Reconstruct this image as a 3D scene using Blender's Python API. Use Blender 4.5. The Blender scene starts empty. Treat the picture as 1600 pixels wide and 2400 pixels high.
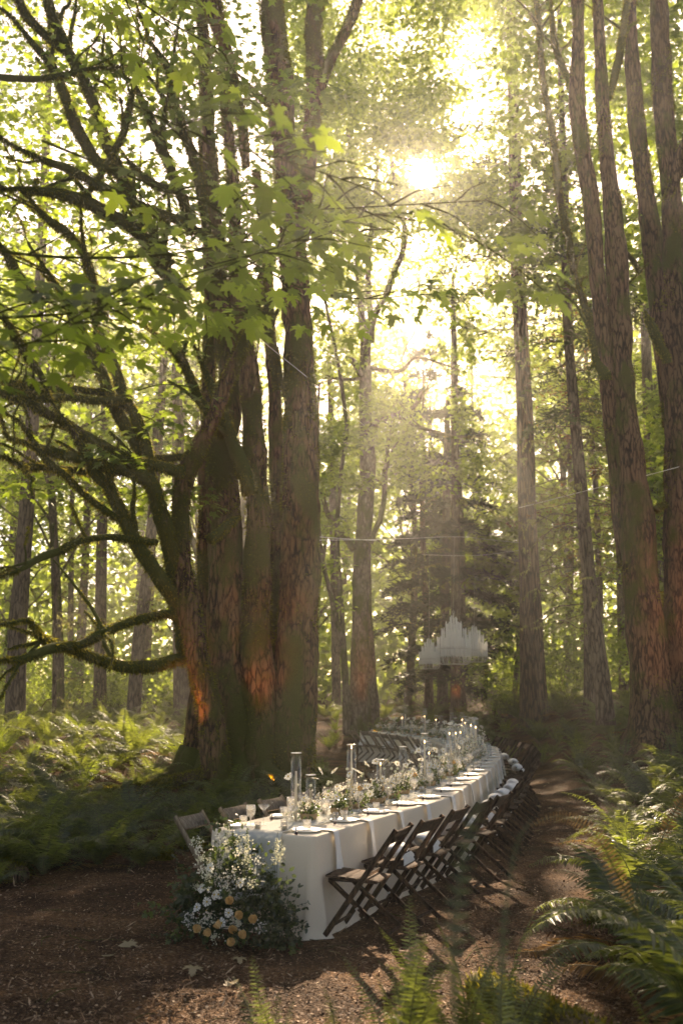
import bpy, math, random
import numpy as np
from mathutils import Vector, Matrix
rnd = random.Random(7)
R = np.random.default_rng(11)
SC = bpy.context.scene
# ---------------------------------------------------------------- camera, sky, sun, exposure
TILT = math.radians(10.0); CAMZ = 1.9; F = 2333.0
cam_d = bpy.data.cameras.new('camera'); cam = bpy.data.objects.new('camera', cam_d)
SC.collection.objects.link(cam); SC.camera = cam
cam.location = (0, 0, CAMZ); cam.rotation_euler = (math.pi/2 + TILT, 0, 0)
cam_d.sensor_fit = 'VERTICAL'; cam_d.sensor_height = 36; cam_d.sensor_width = 24; cam_d.lens = 35
cam_d.clip_start = 0.05; cam_d.clip_end = 2000
cam_d.dof.use_dof = True; cam_d.dof.focus_distance = 10.0; cam_d.dof.aperture_fstop = 1.9

def ray(u, v):
    x = (u-800)/F; y = (1200-v)/F
    return np.array([x, math.cos(TILT)-y*math.sin(TILT), math.sin(TILT)+y*math.cos(TILT)])
def at(u, v, Y):
    d = ray(u, v); return np.array([0, 0, CAMZ]) + d*(Y/d[1])
SUN = ray(990, 410); SUN = SUN/np.linalg.norm(SUN)
SUN_EL = math.asin(SUN[2]); SUN_AZ = math.atan2(SUN[0], SUN[1])

W = bpy.data.worlds.new('World'); SC.world = W; W.use_nodes = True
nt = W.node_tree; nt.nodes.clear()
sky = nt.nodes.new('ShaderNodeTexSky'); sky.sky_type = 'NISHITA'; sky.sun_disc = False
sky.sun_elevation = SUN_EL; sky.sun_rotation = SUN_AZ; sky.air_density = 0.8; sky.dust_density = 0.9; sky.ozone_density = 1.0
bg = nt.nodes.new('ShaderNodeBackground'); bg.inputs[1].default_value = 0.070
wo = nt.nodes.new('ShaderNodeOutputWorld')
nt.links.new(sky.outputs[0], bg.inputs[0])
# the sun's own disc in the sky, where the lamp shines from
tc = nt.nodes.new('ShaderNodeTexCoord'); dp = nt.nodes.new('ShaderNodeVectorMath'); dp.operation = 'DOT_PRODUCT'
nrm = nt.nodes.new('ShaderNodeVectorMath'); nrm.operation = 'NORMALIZE'
nt.links.new(tc.outputs['Generated'], nrm.inputs[0]); nt.links.new(nrm.outputs[0], dp.inputs[0]); dp.inputs[1].default_value = tuple(SUN)
mr = nt.nodes.new('ShaderNodeMapRange'); mr.inputs[1].default_value = math.cos(math.radians(0.75)); mr.inputs[2].default_value = math.cos(math.radians(0.45))
mr.inputs[3].default_value = 0; mr.inputs[4].default_value = 60
nt.links.new(dp.outputs['Value'], mr.inputs[0])
em = nt.nodes.new('ShaderNodeBackground'); em.inputs[0].default_value = (1, .93, .78, 1)
mr2 = nt.nodes.new('ShaderNodeMapRange'); mr2.interpolation_type = 'SMOOTHERSTEP'; mr2.inputs[1].default_value = math.cos(math.radians(4.2)); mr2.inputs[2].default_value = math.cos(math.radians(0.6))
mr2.inputs[3].default_value = 0; mr2.inputs[4].default_value = 5; nt.links.new(dp.outputs['Value'], mr2.inputs[0])
sm_ = nt.nodes.new('ShaderNodeMath'); sm_.operation = 'ADD'; nt.links.new(mr.outputs[0], sm_.inputs[0]); nt.links.new(mr2.outputs[0], sm_.inputs[1]); nt.links.new(sm_.outputs[0], em.inputs[1])
ad = nt.nodes.new('ShaderNodeAddShader'); nt.links.new(bg.outputs[0], ad.inputs[0]); nt.links.new(em.outputs[0], ad.inputs[1])
nt.links.new(ad.outputs[0], wo.inputs[0])

sl = bpy.data.lights.new('sun', 'SUN'); so = bpy.data.objects.new('sun', sl); SC.collection.objects.link(so)
sl.energy = 5.0; sl.angle = math.radians(0.55); sl.color = (1.0, 0.92, 0.78)
so.rotation_euler = Vector(SUN).to_track_quat('Z', 'Y').to_euler(); so.location = (3, 30, 40)

vs = SC.view_settings; vs.view_transform = 'Standard'; vs.look = 'None'; vs.gamma = 1.0
vs.exposure = 1.78
vs.use_white_balance = True; vs.white_balance_temperature = 8500; vs.white_balance_tint = 19
HAZE = 0.0019; UPL = 1.0
cy = SC.cycles
cy.use_denoising = True; cy.max_bounces = 7; cy.diffuse_bounces = 3; cy.glossy_bounces = 3; cy.transmission_bounces = 4
cy.transparent_max_bounces = 14; cy.volume_bounces = 0; cy.sample_clamp_indirect = 3.0; cy.sample_clamp_direct = 0
cy.caustics_reflective = False; cy.caustics_refractive = False

# ---------------------------------------------------------------- helpers
COL = SC.collection
ONES = ['zeroth','first','second','third','fourth','fifth','sixth','seventh','eighth','ninth','tenth','eleventh','twelfth','thirteenth','fourteenth','fifteenth','sixteenth','seventeenth','eighteenth','nineteenth','twentieth']
def ordn(i):
    tens = ['', '', 'twent', 'thirt', 'fort', 'fift', 'sixt', 'sevent', 'eight', 'ninet']
    if i <= 20: return ONES[i]
    if i >= 100: return 'hundred and ' + ordn(i-100) if i > 100 else 'hundredth'
    return tens[i//10] + ('ieth' if i % 10 == 0 else 'y-' + ONES[i % 10])
def props(o, label=None, cat=None, group=None, kind=None):
    if label: o['label'] = label
    if cat: o['category'] = cat
    if group: o['group'] = group
    if kind: o['kind'] = kind
    return o
def empty(name, loc, rz=0, label=None, cat=None, group=None):
    o = bpy.data.objects.new(name, None); COL.objects.link(o); o.empty_display_size = .1
    o.location = tuple(loc); o.rotation_euler = (0, 0, rz)
    return props(o, label, cat, group)
def norm(a): return a/np.maximum(np.linalg.norm(a, axis=-1, keepdims=True), 1e-9)
class MB:
    """collects polygons of any size, builds one mesh object"""
    def __init__(s): s.v = []; s.f = []; s.n = 0; s.mi = []
    def add(s, v, f, mi=0):
        v = np.asarray(v, float).reshape(-1, 3); f = np.asarray(f, np.int64)
        if f.ndim == 1: f = f.reshape(1, -1)
        s.v.append(v); s.f.append(f + s.n); s.mi.append(np.full(len(f), mi)); s.n += len(v); return s
    def mesh(s, name, mats, smooth=True):
        me = bpy.data.meshes.new(name)
        V = np.concatenate(s.v)
        lo = np.concatenate([f.ravel() for f in s.f]); sizes = np.concatenate([np.full(len(f), f.shape[1]) for f in s.f])
        me.vertices.add(len(V)); me.vertices.foreach_set('co', V.astype(np.float32).ravel())
        me.loops.add(len(lo)); me.loops.foreach_set('vertex_index', lo.astype(np.int32))
        me.polygons.add(len(sizes)); st = np.concatenate([[0], np.cumsum(sizes)[:-1]])
        me.polygons.foreach_set('loop_start', st.astype(np.int32))
        try: me.polygons.foreach_set('loop_total', sizes.astype(np.int32))
        except Exception: pass
        if not isinstance(mats, (list, tuple)): mats = [mats]
        for m in mats: me.materials.append(m)
        me.polygons.foreach_set('material_index', np.concatenate(s.mi).astype(np.int32))
        me.polygons.foreach_set('use_smooth', np.full(len(sizes), smooth))
        me.update(calc_edges=True)
        return me
    def build(s, name, mats, parent=None, smooth=True, **k):
        o = bpy.data.objects.new(name, s.mesh(name, mats, smooth)); COL.objects.link(o)
        if parent is not None: o.parent = parent
        return props(o, **k)
    def box(s, c, size, M=None, mi=0, bev=0.0):
        c = np.array(c, float); h = np.array(size, float)/2
        b = min(bev, *(h*.9)) if bev else 0
        if not b:
            v = np.array([[x, y, z] for x in (-1, 1) for y in (-1, 1) for z in (-1, 1)])*h
            f = [[0,1,3,2],[4,6,7,5],[0,4,5,1],[2,3,7,6],[0,2,6,4],[1,5,7,3]]
            V = v if M is None else v @ np.array(M).T
            return s.add(V + c, f, mi)
        # bevelled: 24 verts
        idx = {}; v = []
        for x in (-1, 1):
            for y in (-1, 1):
                for z in (-1, 1):
                    for a in range(3):
                        p = np.array([x*h[0], y*h[1], z*h[2]], float)
                        for k in range(3):
                            if k != a: p[k] -= b*(x, y, z)[k]
                        idx[(x, y, z, a)] = len(v); v.append(p)
        V = np.array(v); V = V if M is None else V @ np.array(M).T
        fs = []
        for a in range(3):
            o1, o2 = [k for k in range(3) if k != a]
            for sg in (-1, 1):
                q = []
                for (p1, p2) in ((-1,-1),(1,-1),(1,1),(-1,1)):
                    t = [0,0,0]; t[a] = sg; t[o1] = p1; t[o2] = p2; q.append(idx[(t[0],t[1],t[2],a)])
                fs.append(q)
            for (p1, p2) in ((-1,-1),(1,-1),(1,1),(-1,1)):
                t = [0,0,0]; t[o1] = p1; t[o2] = p2
                A = list(t); A[a] = -1; B = list(t); B[a] = 1
                fs.append([idx[(*A, o1)], idx[(*B, o1)], idx[(*B, o2)], idx[(*A, o2)]])
        s.add(V + c, fs, mi)
        t3 = [[idx[(x,y,z,0)], idx[(x,y,z,1)], idx[(x,y,z,2)]] for x in (-1,1) for y in (-1,1) for z in (-1,1)]
        s.f.append(np.array(t3) + s.n - len(V)); s.mi.append(np.full(8, mi)); return s
    def bar(s, a, b, w, d, mi=0, bev=.003, side=None):
        """rectangular bar from a to b; w along 'side', d across"""
        a = np.array(a, float); b = np.array(b, float); z = norm(b-a)
        sd = np.array(side if side is not None else (1, 0, 0), float); x = norm(sd - z*np.dot(sd, z)); y = np.cross(z, x)
        M = np.stack([x, y, z], 1)
        return s.box((a+b)/2, (w, d, np.linalg.norm(b-a)), M, mi, bev)
    def lathe(s, prof, n=20, c=(0,0,0), mi=0, rib=0, ribn=0):
        prof = np.array(prof, float); m = len(prof); t = np.arange(n)*2*math.pi/n
        r = prof[:, :1]*(1 + (rib*np.cos(t*ribn))[None, :] if rib else np.ones((1, n)))
        V = np.stack([r*np.cos(t), r*np.sin(t), np.repeat(prof[:, 1:2], n, 1)], -1).reshape(-1, 3) + np.array(c, float)
        i, j = np.meshgrid(np.arange(m-1), np.arange(n), indexing='ij'); j2 = (j+1) % n
        return s.add(V, np.stack([i*n+j, i*n+j2, (i+1)*n+j2, (i+1)*n+j], -1).reshape(-1, 4), mi)
    def tube(s, P, rad, n=8, mi=0, amp=0, freq=1.0, seed=0, cap=True, vstretch=1.0):
        P = np.asarray(P, float); rad = np.broadcast_to(np.asarray(rad, float), (len(P),))
        V = ring_sweep(P, rad, n)
        if amp:
            C = np.repeat(P[:, None], n, 1); d = V - C
            q = V.copy(); q[..., 2] *= vstretch
            k = vnoise(q.reshape(-1, 3)*freq, seed).reshape(V.shape[:2])*.65 + vnoise(q.reshape(-1, 3)*freq*2.7, seed+5).reshape(V.shape[:2])*.35
            V = C + d*(1 + amp*(k-.5)*2)[..., None]
        m = len(P); i, j = np.meshgrid(np.arange(m-1), np.arange(n), indexing='ij'); j2 = (j+1) % n
        s.add(V.reshape(-1, 3), np.stack([i*n+j, i*n+j2, (i+1)*n+j2, (i+1)*n+j], -1).reshape(-1, 4), mi)
        if cap:
            s.f.append(np.arange(n)[None, ::-1] + s.n - m*n); s.mi.append(np.array([mi]))
            s.f.append(np.arange(n)[None] + s.n - n); s.mi.append(np.array([mi]))
        return V
def ring_sweep(P, rad, n):
    m = len(P); T = np.gradient(P, axis=0); T = norm(T)
    ref = np.array([0, 1, 0.]) if abs(T[0][1]) < .8 else np.array([1., 0, 0])
    x = norm(np.cross(T[0], ref)); X = []
    for k in range(m):
        x = norm(x - T[k]*np.dot(x, T[k])); X.append(x)
    X = np.array(X); Y = np.cross(T, X); t = np.arange(n)*2*math.pi/n
    return P[:, None] + rad[:, None, None]*(np.cos(t)[None, :, None]*X[:, None] + np.sin(t)[None, :, None]*Y[:, None])
_tab = R.random((32, 32, 32))
def vnoise(P, seed=0):
    P = np.asarray(P, float) + seed*3.71 + 1000; i = np.floor(P).astype(int); f = P-i; f = f*f*(3-2*f); i %= 32; j = (i+1) % 32
    def g(a, b, c): return _tab[a, b, c]
    x0, y0, z0 = i.T; x1, y1, z1 = j.T; fx, fy, fz = f.T
    a = g(x0,y0,z0)*(1-fx)+g(x1,y0,z0)*fx; b = g(x0,y1,z0)*(1-fx)+g(x1,y1,z0)*fx
    c = g(x0,y0,z1)*(1-fx)+g(x1,y0,z1)*fx; d = g(x0,y1,z1)*(1-fx)+g(x1,y1,z1)*fx
    return (a*(1-fy)+b*fy)*(1-fz)+(c*(1-fy)+d*fy)*fz
def spline(P, step=.15, K=None):
    """Catmull-Rom through rows of P (any columns), resampled about every step metres"""
    P = np.asarray(P, float); Q = np.vstack([2*P[0]-P[1], P, 2*P[-1]-P[-2]]); out = []
    for i in range(1, len(Q)-2):
        L = np.linalg.norm((Q[i+1]-Q[i])[:3]); n = K or max(2, int(L/step)); t = np.arange(n)[:, None]/n
        p0, p1, p2, p3 = Q[i-1], Q[i], Q[i+1], Q[i+2]
        out.append(.5*((2*p1)+(-p0+p2)*t+(2*p0-5*p1+4*p2-p3)*t**2+(-p0+3*p1-3*p2+p3)*t**3))
    out.append(P[-1:]); return np.vstack(out)
def polys(T2, C, N, D, S, bend=0.0, fold=0.0):
    """template outline T2 (k,2) placed at centres C, normals N, pointing D, sizes S -> verts, faces"""
    N = norm(N); D = norm(D - N*np.sum(D*N, -1, keepdims=True)); X = np.cross(D, N); k = len(T2)
    x = T2[None, :, 0:1]; y = T2[None, :, 1:2]; S = np.asarray(S, float).reshape(-1, 1, 1)
    z = -bend*(x*x + (y*y)) + fold*np.abs(x)
    V = C[:, None] + S*(x*X[:, None] + y*D[:, None] + z*N[:, None])
    return V.reshape(-1, 3), np.arange(len(C)*k).reshape(-1, k)
def rdir(n): return norm(R.normal(size=(n, 3)))
# leaf outlines, stem end at the origin, pointing +y, about one unit long
LEAF_FINE = []
for a, r in ((-178,.22),(-150,.55),(-128,.62),(-135,.38),(-118,.42),(-100,.60),(-92,.85),(-75,.62),(-72,.88),(-58,.95),(-62,.55),(-44,.36),(-36,.62),(-27,.60),(-20,.92),(-10,.86),(0,1.12)):
    t = math.radians(a); LEAF_FINE.append((math.sin(t)*r*.62, .38+math.cos(t)*r*.62))
LEAF_FINE = np.array(LEAF_FINE + [(-x, y) for x, y in LEAF_FINE[-2:0:-1]]); LEAF_FINE[:, 1] -= LEAF_FINE[0, 1]*.0
LEAF_MID = np.array([(0,0),(-.36,.10),(-.22,.3),(-.56,.52),(-.2,.56),(0,1.02),(.2,.56),(.56,.52),(.22,.3),(.36,.10)])
LEAF_FAR = np.array([(0,0),(-.42,.35),(-.18,.6),(0,1.0),(.3,.62),(.4,.25)])
LEAF_OVAL = np.array([(0,0),(-.26,.35),(-.2,.75),(0,1),(.2,.75),(.26,.35)])
DIAM = np.array([(0,0),(-.5,.45),(0,1),(.5,.45)])

# ---------------------------------------------------------------- materials
def mat(name): 
    m = bpy.data.materials.new(name); m.use_nodes = True; m.node_tree.nodes.clear(); return m
class G:
    def __init__(s, m): s.t = m.node_tree; s.o = s.n('OutputMaterial')
    def n(s, ty, **k):
        x = s.t.nodes.new('ShaderNode'+ty)
        for a, b in k.items(): setattr(x, a, b)
        return x
    def l(s, a, b): s.t.links.new(a, b)
    def noise(s, scale, detail=4, rough=.55, vec=None, out='Fac'):
        x = s.n('TexNoise'); x.inputs['Scale'].default_value = scale; x.inputs['Detail'].default_value = detail; x.inputs['Roughness'].default_value = rough
        if vec is not None: s.l(vec, x.inputs['Vector'])
        return x.outputs[out]
    def coord(s, scale=(1,1,1), kind='Object'):
        c = s.n('TexCoord'); m = s.n('Mapping'); m.inputs['Scale'].default_value = scale; s.l(c.outputs[kind], m.inputs[0]); return m.outputs[0]
    def ramp(s, fac, stops):
        x = s.n('ValToRGB'); e = x.color_ramp.elements
        while len(e) < len(stops): e.new(.5)
        for i, (p, c) in enumerate(stops): e[i].position = p; e[i].color = (*c, 1) if len(c) == 3 else c
        s.l(fac, x.inputs[0]); return x.outputs[0]
    def mix(s, fac, a, b, mode='MIX'):
        x = s.n('Mix', data_type='RGBA', blend_type=mode)
        for sock, v in ((x.inputs[0], fac), (x.inputs[6], a), (x.inputs[7], b)):
            if isinstance(v, (int, float)): sock.default_value = v
            elif isinstance(v, tuple): sock.default_value = (*v, 1)
            else: s.l(v, sock)
        return x.outputs[2]
    def bump(s, h, strength=.5, dist=.02):
        b = s.n('Bump'); b.inputs['Strength'].default_value = strength; b.inputs['Distance'].default_value = dist; s.l(h, b.inputs['Height']); return b.outputs[0]
    def principled(s, col, rough=.8, spec=.3, normal=None, metallic=0, **k):
        p = s.n('BsdfPrincipled')
        if isinstance(col, tuple): p.inputs['Base Color'].default_value = (*col, 1)
        else: s.l(col, p.inputs['Base Color'])
        p.inputs['Roughness'].default_value = rough; p.inputs['Specular IOR Level'].default_value = spec; p.inputs['Metallic'].default_value = metallic
        for a, b in k.items(): p.inputs[a.replace('_', ' ')].default_value = b
        if normal is not None: s.l(normal, p.inputs['Normal'])
        s.l(p.outputs[0], s.o.inputs[0]); return p
def plain(name, col, rough=.7, spec=.3, metallic=0, var=.15, scale=8, bump=0.0, **k):
    m = mat(name); g = G(m)
    c = g.mix(g.noise(scale, 5, vec=g.coord()), tuple(x*(1-var) for x in col), tuple(min(1, x*(1+var)) for x in col))
    nb = g.bump(g.noise(scale*6, 4, vec=g.coord()), bump, .01) if bump else None
    g.principled(c, rough, spec, nb, metallic, **k); return m
def leafmat(name, refl, trans, gloss=.06, mixt=.55, var=.35, rough=.45):
    """thin leaf: reflects one colour, lets another through"""
    m = mat(name); g = G(m); geo = g.n('NewGeometry'); oi = g.n('ObjectInfo')
    ri = geo.outputs['Random Per Island']
    def vary(c):
        lo = tuple(x*(1-var) for x in c); hi = (min(1, c[0]*(1+var*1.2)), min(1, c[1]*(1+var)), c[2]*(1+var*.5))
        return g.mix(ri, lo, hi)
    d = g.n('BsdfDiffuse'); g.l(vary(refl), d.inputs[0]); t = g.n('BsdfTranslucent'); g.l(vary(trans), t.inputs[0])
    mx = g.n('MixShader'); mx.inputs[0].default_value = mixt; g.l(d.outputs[0], mx.inputs[1]); g.l(t.outputs[0], mx.inputs[2])
    gl = g.n('BsdfGlossy'); gl.inputs['Roughness'].default_value = rough; gl.inputs[0].default_value = (1, 1, 1, 1)
    m2 = g.n('MixShader'); m2.inputs[0].default_value = gloss; g.l(mx.outputs[0], m2.inputs[1]); g.l(gl.outputs[0], m2.inputs[2])
    g.l(m2.outputs[0], g.o.inputs[0]); return m
def barkmat(name, dark, light, moss=None, mossamt=.5, vert=6.0, scale=9.0, dist=.05, plates=False):
    m = mat(name); g = G(m)
    v = g.coord((scale, scale, scale/vert)); n1 = g.noise(1.0, 6, .6, v)
    if plates:
        w = g.n('TexVoronoi', feature='DISTANCE_TO_EDGE'); w.inputs['Scale'].default_value = .9
        warp = g.n('VectorMath', operation='ADD'); nz = g.noise(.8, 3, .5, v, 'Color'); g.l(v, warp.inputs[0]); g.l(nz, warp.inputs[1]); g.l(warp.outputs[0], w.inputs['Vector'])
        r = g.n('MapRange'); r.inputs[2].default_value = .25; g.l(w.outputs['Distance'], r.inputs[0])
        h = g.mix(.4, r.outputs[0], n1)
    else:
        n2 = g.noise(1.0, 4, .5, g.coord((scale*2.6, scale*2.6, scale*.45))); n3 = g.noise(1.0, 3, .5, g.coord((2.2, 2.2, 1.1)))
        w = g.n('TexVoronoi', feature='DISTANCE_TO_EDGE'); w.inputs['Scale'].default_value = 1.6
        warp = g.n('VectorMath', operation='ADD'); nz = g.noise(1.4, 3, .5, v, 'Color'); g.l(v, warp.inputs[0]); g.l(nz, warp.inputs[1]); g.l(warp.outputs[0], w.inputs['Vector'])
        rr_ = g.n('MapRange'); rr_.inputs[2].default_value = .22; g.l(w.outputs['Distance'], rr_.inputs[0])
        h = g.mix(.35, g.mix(.30, g.mix(.5, n1, n2), rr_.outputs[0]), n3)
    c = g.ramp(h, [(.40, dark), (.58, light)])
    c = g.mix(g.noise(.9, 3, vec=g.coord()), g.mix(.35, c, dark), c)
    hh = h
    if moss:
        mk = g.ramp(g.noise(1.5, 6, .65, g.coord((1, 1, .55))), [(max(0, .62-mossamt*.35), (0,0,0)), (.72-mossamt*.3, (1,1,1))])
        fz = g.noise(45, 5, .7, g.coord())
        mc = g.mix(fz, tuple(x*.45 for x in moss), tuple(x*1.5 for x in moss))
        c = g.mix(mk, c, mc); hh = g.mix(mk, h, fz)
    g.principled(c, .93, .12, g.bump(hh, .9, dist)); return m

M = {}
M['maple_bark'] = barkmat('maple_bark', (.036,.020,.011), (.25,.145,.07), (.11,.11,.022), .50, 4.2, 7.5, .09)
M['maple_bark_r'] = barkmat('maple_bark_brown', (.036,.020,.012), (.22,.13,.07), (.09,.095,.018), .3, 5, 8.5, .08)
M['limb_bark'] = barkmat('mossy_limb_bark', (.045,.03,.016), (.13,.09,.05), (.085,.09,.018), .95, 4, 10, .03)
M['fir_bark'] = barkmat('fir_bark', (.03,.018,.011), (.19,.12,.07), None, 0, 9, 14, .06, True)
M['alder_bark'] = barkmat('alder_bark', (.08,.055,.035), (.24,.18,.12), (.09,.09,.02), .45, 3, 7, .02)
M['far_bark'] = barkmat('conifer_bark', (.06,.04,.026), (.22,.16,.11), (.08,.08,.02), .1, 5, 8, .03)
M['moss'] = leafmat('moss', (.09,.095,.016), (.26,.24,.04), .0, .5, .45)
M['lichen'] = leafmat('lichen', (.16,.17,.07), (.34,.34,.12), .0, .5, .4)
M['leaf_near'] = leafmat('maple_leaf_near', (.055,.09,.018), (.38,.52,.05), .05, .62, .45, .45)
M['leaf_mid'] = leafmat('maple_leaf', (.05,.08,.018), (.31,.44,.045), .05, .6, .4)
M['leaf_far'] = leafmat('broad_leaf', (.07,.10,.022), (.44,.58,.08), .04, .6, .4)
M['leaf_rust'] = leafmat('rusty_needles', (.12,.06,.025), (.34,.17,.06), .0, .5, .4)
M['needle'] = leafmat('needle', (.035,.05,.02), (.10,.13,.03), .03, .45, .4)
M['needle_dark'] = leafmat('needle_dark', (.022,.032,.015), (.05,.06,.015), .03, .4, .4)
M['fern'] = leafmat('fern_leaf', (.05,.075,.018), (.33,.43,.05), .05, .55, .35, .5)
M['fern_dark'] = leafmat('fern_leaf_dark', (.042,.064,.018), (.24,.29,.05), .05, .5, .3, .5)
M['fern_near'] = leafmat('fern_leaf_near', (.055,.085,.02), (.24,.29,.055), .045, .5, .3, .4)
M['fern_dead'] = leafmat('dry_fern', (.22,.14,.07), (.35,.22,.09), .0, .5, .3)
M['stem'] = plain('green_stem', (.07,.09,.03), .7)
M['rachis'] = plain('fern_rachis', (.10,.10,.035), .6)
# ---------------------------------------------------------------- haze, ground
PATH = np.array([(-.645,8.32),(.70,11.1),(1.50,14.03),(2.16,17.0),(2.53,19.65),(2.38,22.55),(1.55,25.35),(.9,26.75)])
def dist_path(P):
    P = np.asarray(P, float)[..., :2]; best = np.full(P.shape[:-1], 1e9)
    for a, b in zip(PATH[:-1], PATH[1:]):
        t = np.clip(((P-a)@(b-a))/np.dot(b-a, b-a), 0, 1)[..., None]
        best = np.minimum(best, np.linalg.norm(P-(a+t*(b-a)), axis=-1))
    return best
def sst(a, b, x): t = np.clip((x-a)/(b-a), 0, 1); return t*t*(3-2*t)
def ground_z(P):
    P = np.asarray(P, float); d = dist_path(P); x, y = P[..., 0], P[..., 1]
    q = np.stack([x, y, 0*x], -1).reshape(-1, 3)
    z = .8*sst(2.6, 8, d)*sst(10, 20, y) + .012*np.maximum(0, y-30)
    z = z + .55*sst(3.5, 7, x)*sst(10, 17, y)
    z = z + ((vnoise(q*.35, 1)-.5)*.22).reshape(x.shape)*sst(1.5, 4, d) + ((vnoise(q*1.6, 2)-.5)*.05).reshape(x.shape)*sst(.9, 2, d)
    z = z + ((vnoise(q*5.5, 3)-.5)*.018).reshape(x.shape)
    return z
def gz(x, y): return float(ground_z(np.array([x, y])))

def make_ground():
    xs = np.concatenate([-np.geomspace(160, 9, 40), np.linspace(-8.8, 9, 260), np.geomspace(9.3, 160, 40)])
    ys = np.concatenate([np.linspace(-14, 3, 24), np.linspace(3.08, 14, 220), np.linspace(14.1, 34, 150), np.geomspace(34.5, 165, 50)])
    X, Y = np.meshgrid(xs, ys); P = np.stack([X, Y], -1); Z = ground_z(P)
    V = np.stack([X, Y, Z], -1).reshape(-1, 3); nx = len(xs); i, j = np.meshgrid(np.arange(len(ys)-1), np.arange(nx-1), indexing='ij')
    f = np.stack([i*nx+j, i*nx+j+1, (i+1)*nx+j+1, (i+1)*nx+j], -1).reshape(-1, 4)
    m = mat('forest_floor'); g = G(m); c = g.coord()
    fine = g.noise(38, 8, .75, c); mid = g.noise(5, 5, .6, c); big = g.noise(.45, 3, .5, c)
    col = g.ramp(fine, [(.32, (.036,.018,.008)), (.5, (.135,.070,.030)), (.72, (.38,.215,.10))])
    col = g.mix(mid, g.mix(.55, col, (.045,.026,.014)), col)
    chips = g.n('TexVoronoi'); chips.inputs['Scale'].default_value = 60; g.l(c, chips.inputs['Vector'])
    cm = g.ramp(chips.outputs['Color'], [(.80, (0,0,0)), (.86, (1,1,1))])
    col = g.mix(g.mix(.6, (0,0,0), cm), col, (.33,.21,.13))
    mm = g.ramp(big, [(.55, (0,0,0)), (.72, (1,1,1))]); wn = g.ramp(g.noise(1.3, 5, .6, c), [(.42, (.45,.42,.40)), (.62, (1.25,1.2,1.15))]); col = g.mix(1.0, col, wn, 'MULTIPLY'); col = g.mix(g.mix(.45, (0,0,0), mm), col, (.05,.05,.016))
    h = g.mix(.5, fine, chips.outputs['Distance'])
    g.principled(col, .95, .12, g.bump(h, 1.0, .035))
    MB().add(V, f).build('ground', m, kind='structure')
make_ground()

hz = mat('haze'); g = G(hz); pv = g.n('VolumePrincipled'); pv.inputs['Color'].default_value = (.96,.93,.85,1)
pv.inputs['Density'].default_value = HAZE; pv.inputs['Anisotropy'].default_value = .74
g.l(pv.outputs[0], g.o.inputs['Volume'])
MB().box((0, 75, 24.3), (334, 190, 52)).build('haze', hz, smooth=False, kind='stuff')

# ---------------------------------------------------------------- openings in the canopy that let the sun through
def onground(u, v):
    d = ray(u, v); k = -CAMZ/d[2]; return np.array([0, 0, CAMZ]) + d*k
GAPS = [(np.array([0, 0, CAMZ]), .5, .97)]
for (u, v, r, p) in ((820,2310,.8,1),(760,2300,.6,1),(880,2300,.55,1),(660,2310,.3,1),(250,2350,.14,1),(280,2310,.12,1),(320,2270,.12,1),(360,2235,.11,1),
                     (1130,2060,.34,1),(1380,2060,.4,1),(1330,2240,.3,1),(1060,2300,.55,1),(1300,2340,.4,1),(1480,2080,.6,.95)):
    GAPS.append((onground(u, v), r, p))
for (u, v, r, p) in ((120,1830,1.3,1),(230,1800,1.5,1),(330,1760,1.5,1),(60,1790,1.2,.97),(1330,1760,1.1,.97),(1560,1930,.9,.97),(1500,2000,.7,.95),(1250,1850,.6,.97)):
    GAPS.append((onground(u, v), r, p))
for u_ in (40,120,200,280,350,410): GAPS.append((at(u_, 1790, 19.0), 1.5, 1)); GAPS.append((at(u_, 1730, 23.0), 1.3, 1))
for q in ((950,1500,44),(1150,1450,45),(1000,1350,50),(1120,1250,50),(780,1500,40),(200,1500,45),(330,1400,45),(80,1450,45),(1330,1450,42),(1150,1620,38),(900,1620,38)): GAPS.append((at(*q), 2.0, .85))
GAPS.append((at(1064, 1500, 23.5), .6, .97)); GAPS.append((at(1006, 1530, 29), .5, .97)); GAPS.append((at(1112, 1515, 27), .5, .97))
for k, (x, y) in enumerate(spline(np.c_[PATH, np.zeros(len(PATH))], .9)[:, :2]):
    if y < 18: GAPS.append((np.array([x, y, 1.0]), .55, .97))
def sunny(C, extra=0.0):
    """keep-mask for leaves at C (n,3)"""
    keep = np.ones(len(C), bool)
    for p, r, pr in GAPS:
        d = C-p; t = d@SUN; q = np.linalg.norm(d - t[:, None]*SUN, axis=1)
        keep &= ~((q < (r+extra)*(.75+.5*R.random(len(C)))) & (R.random(len(C)) < pr) & (t > 4))
    return keep

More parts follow.
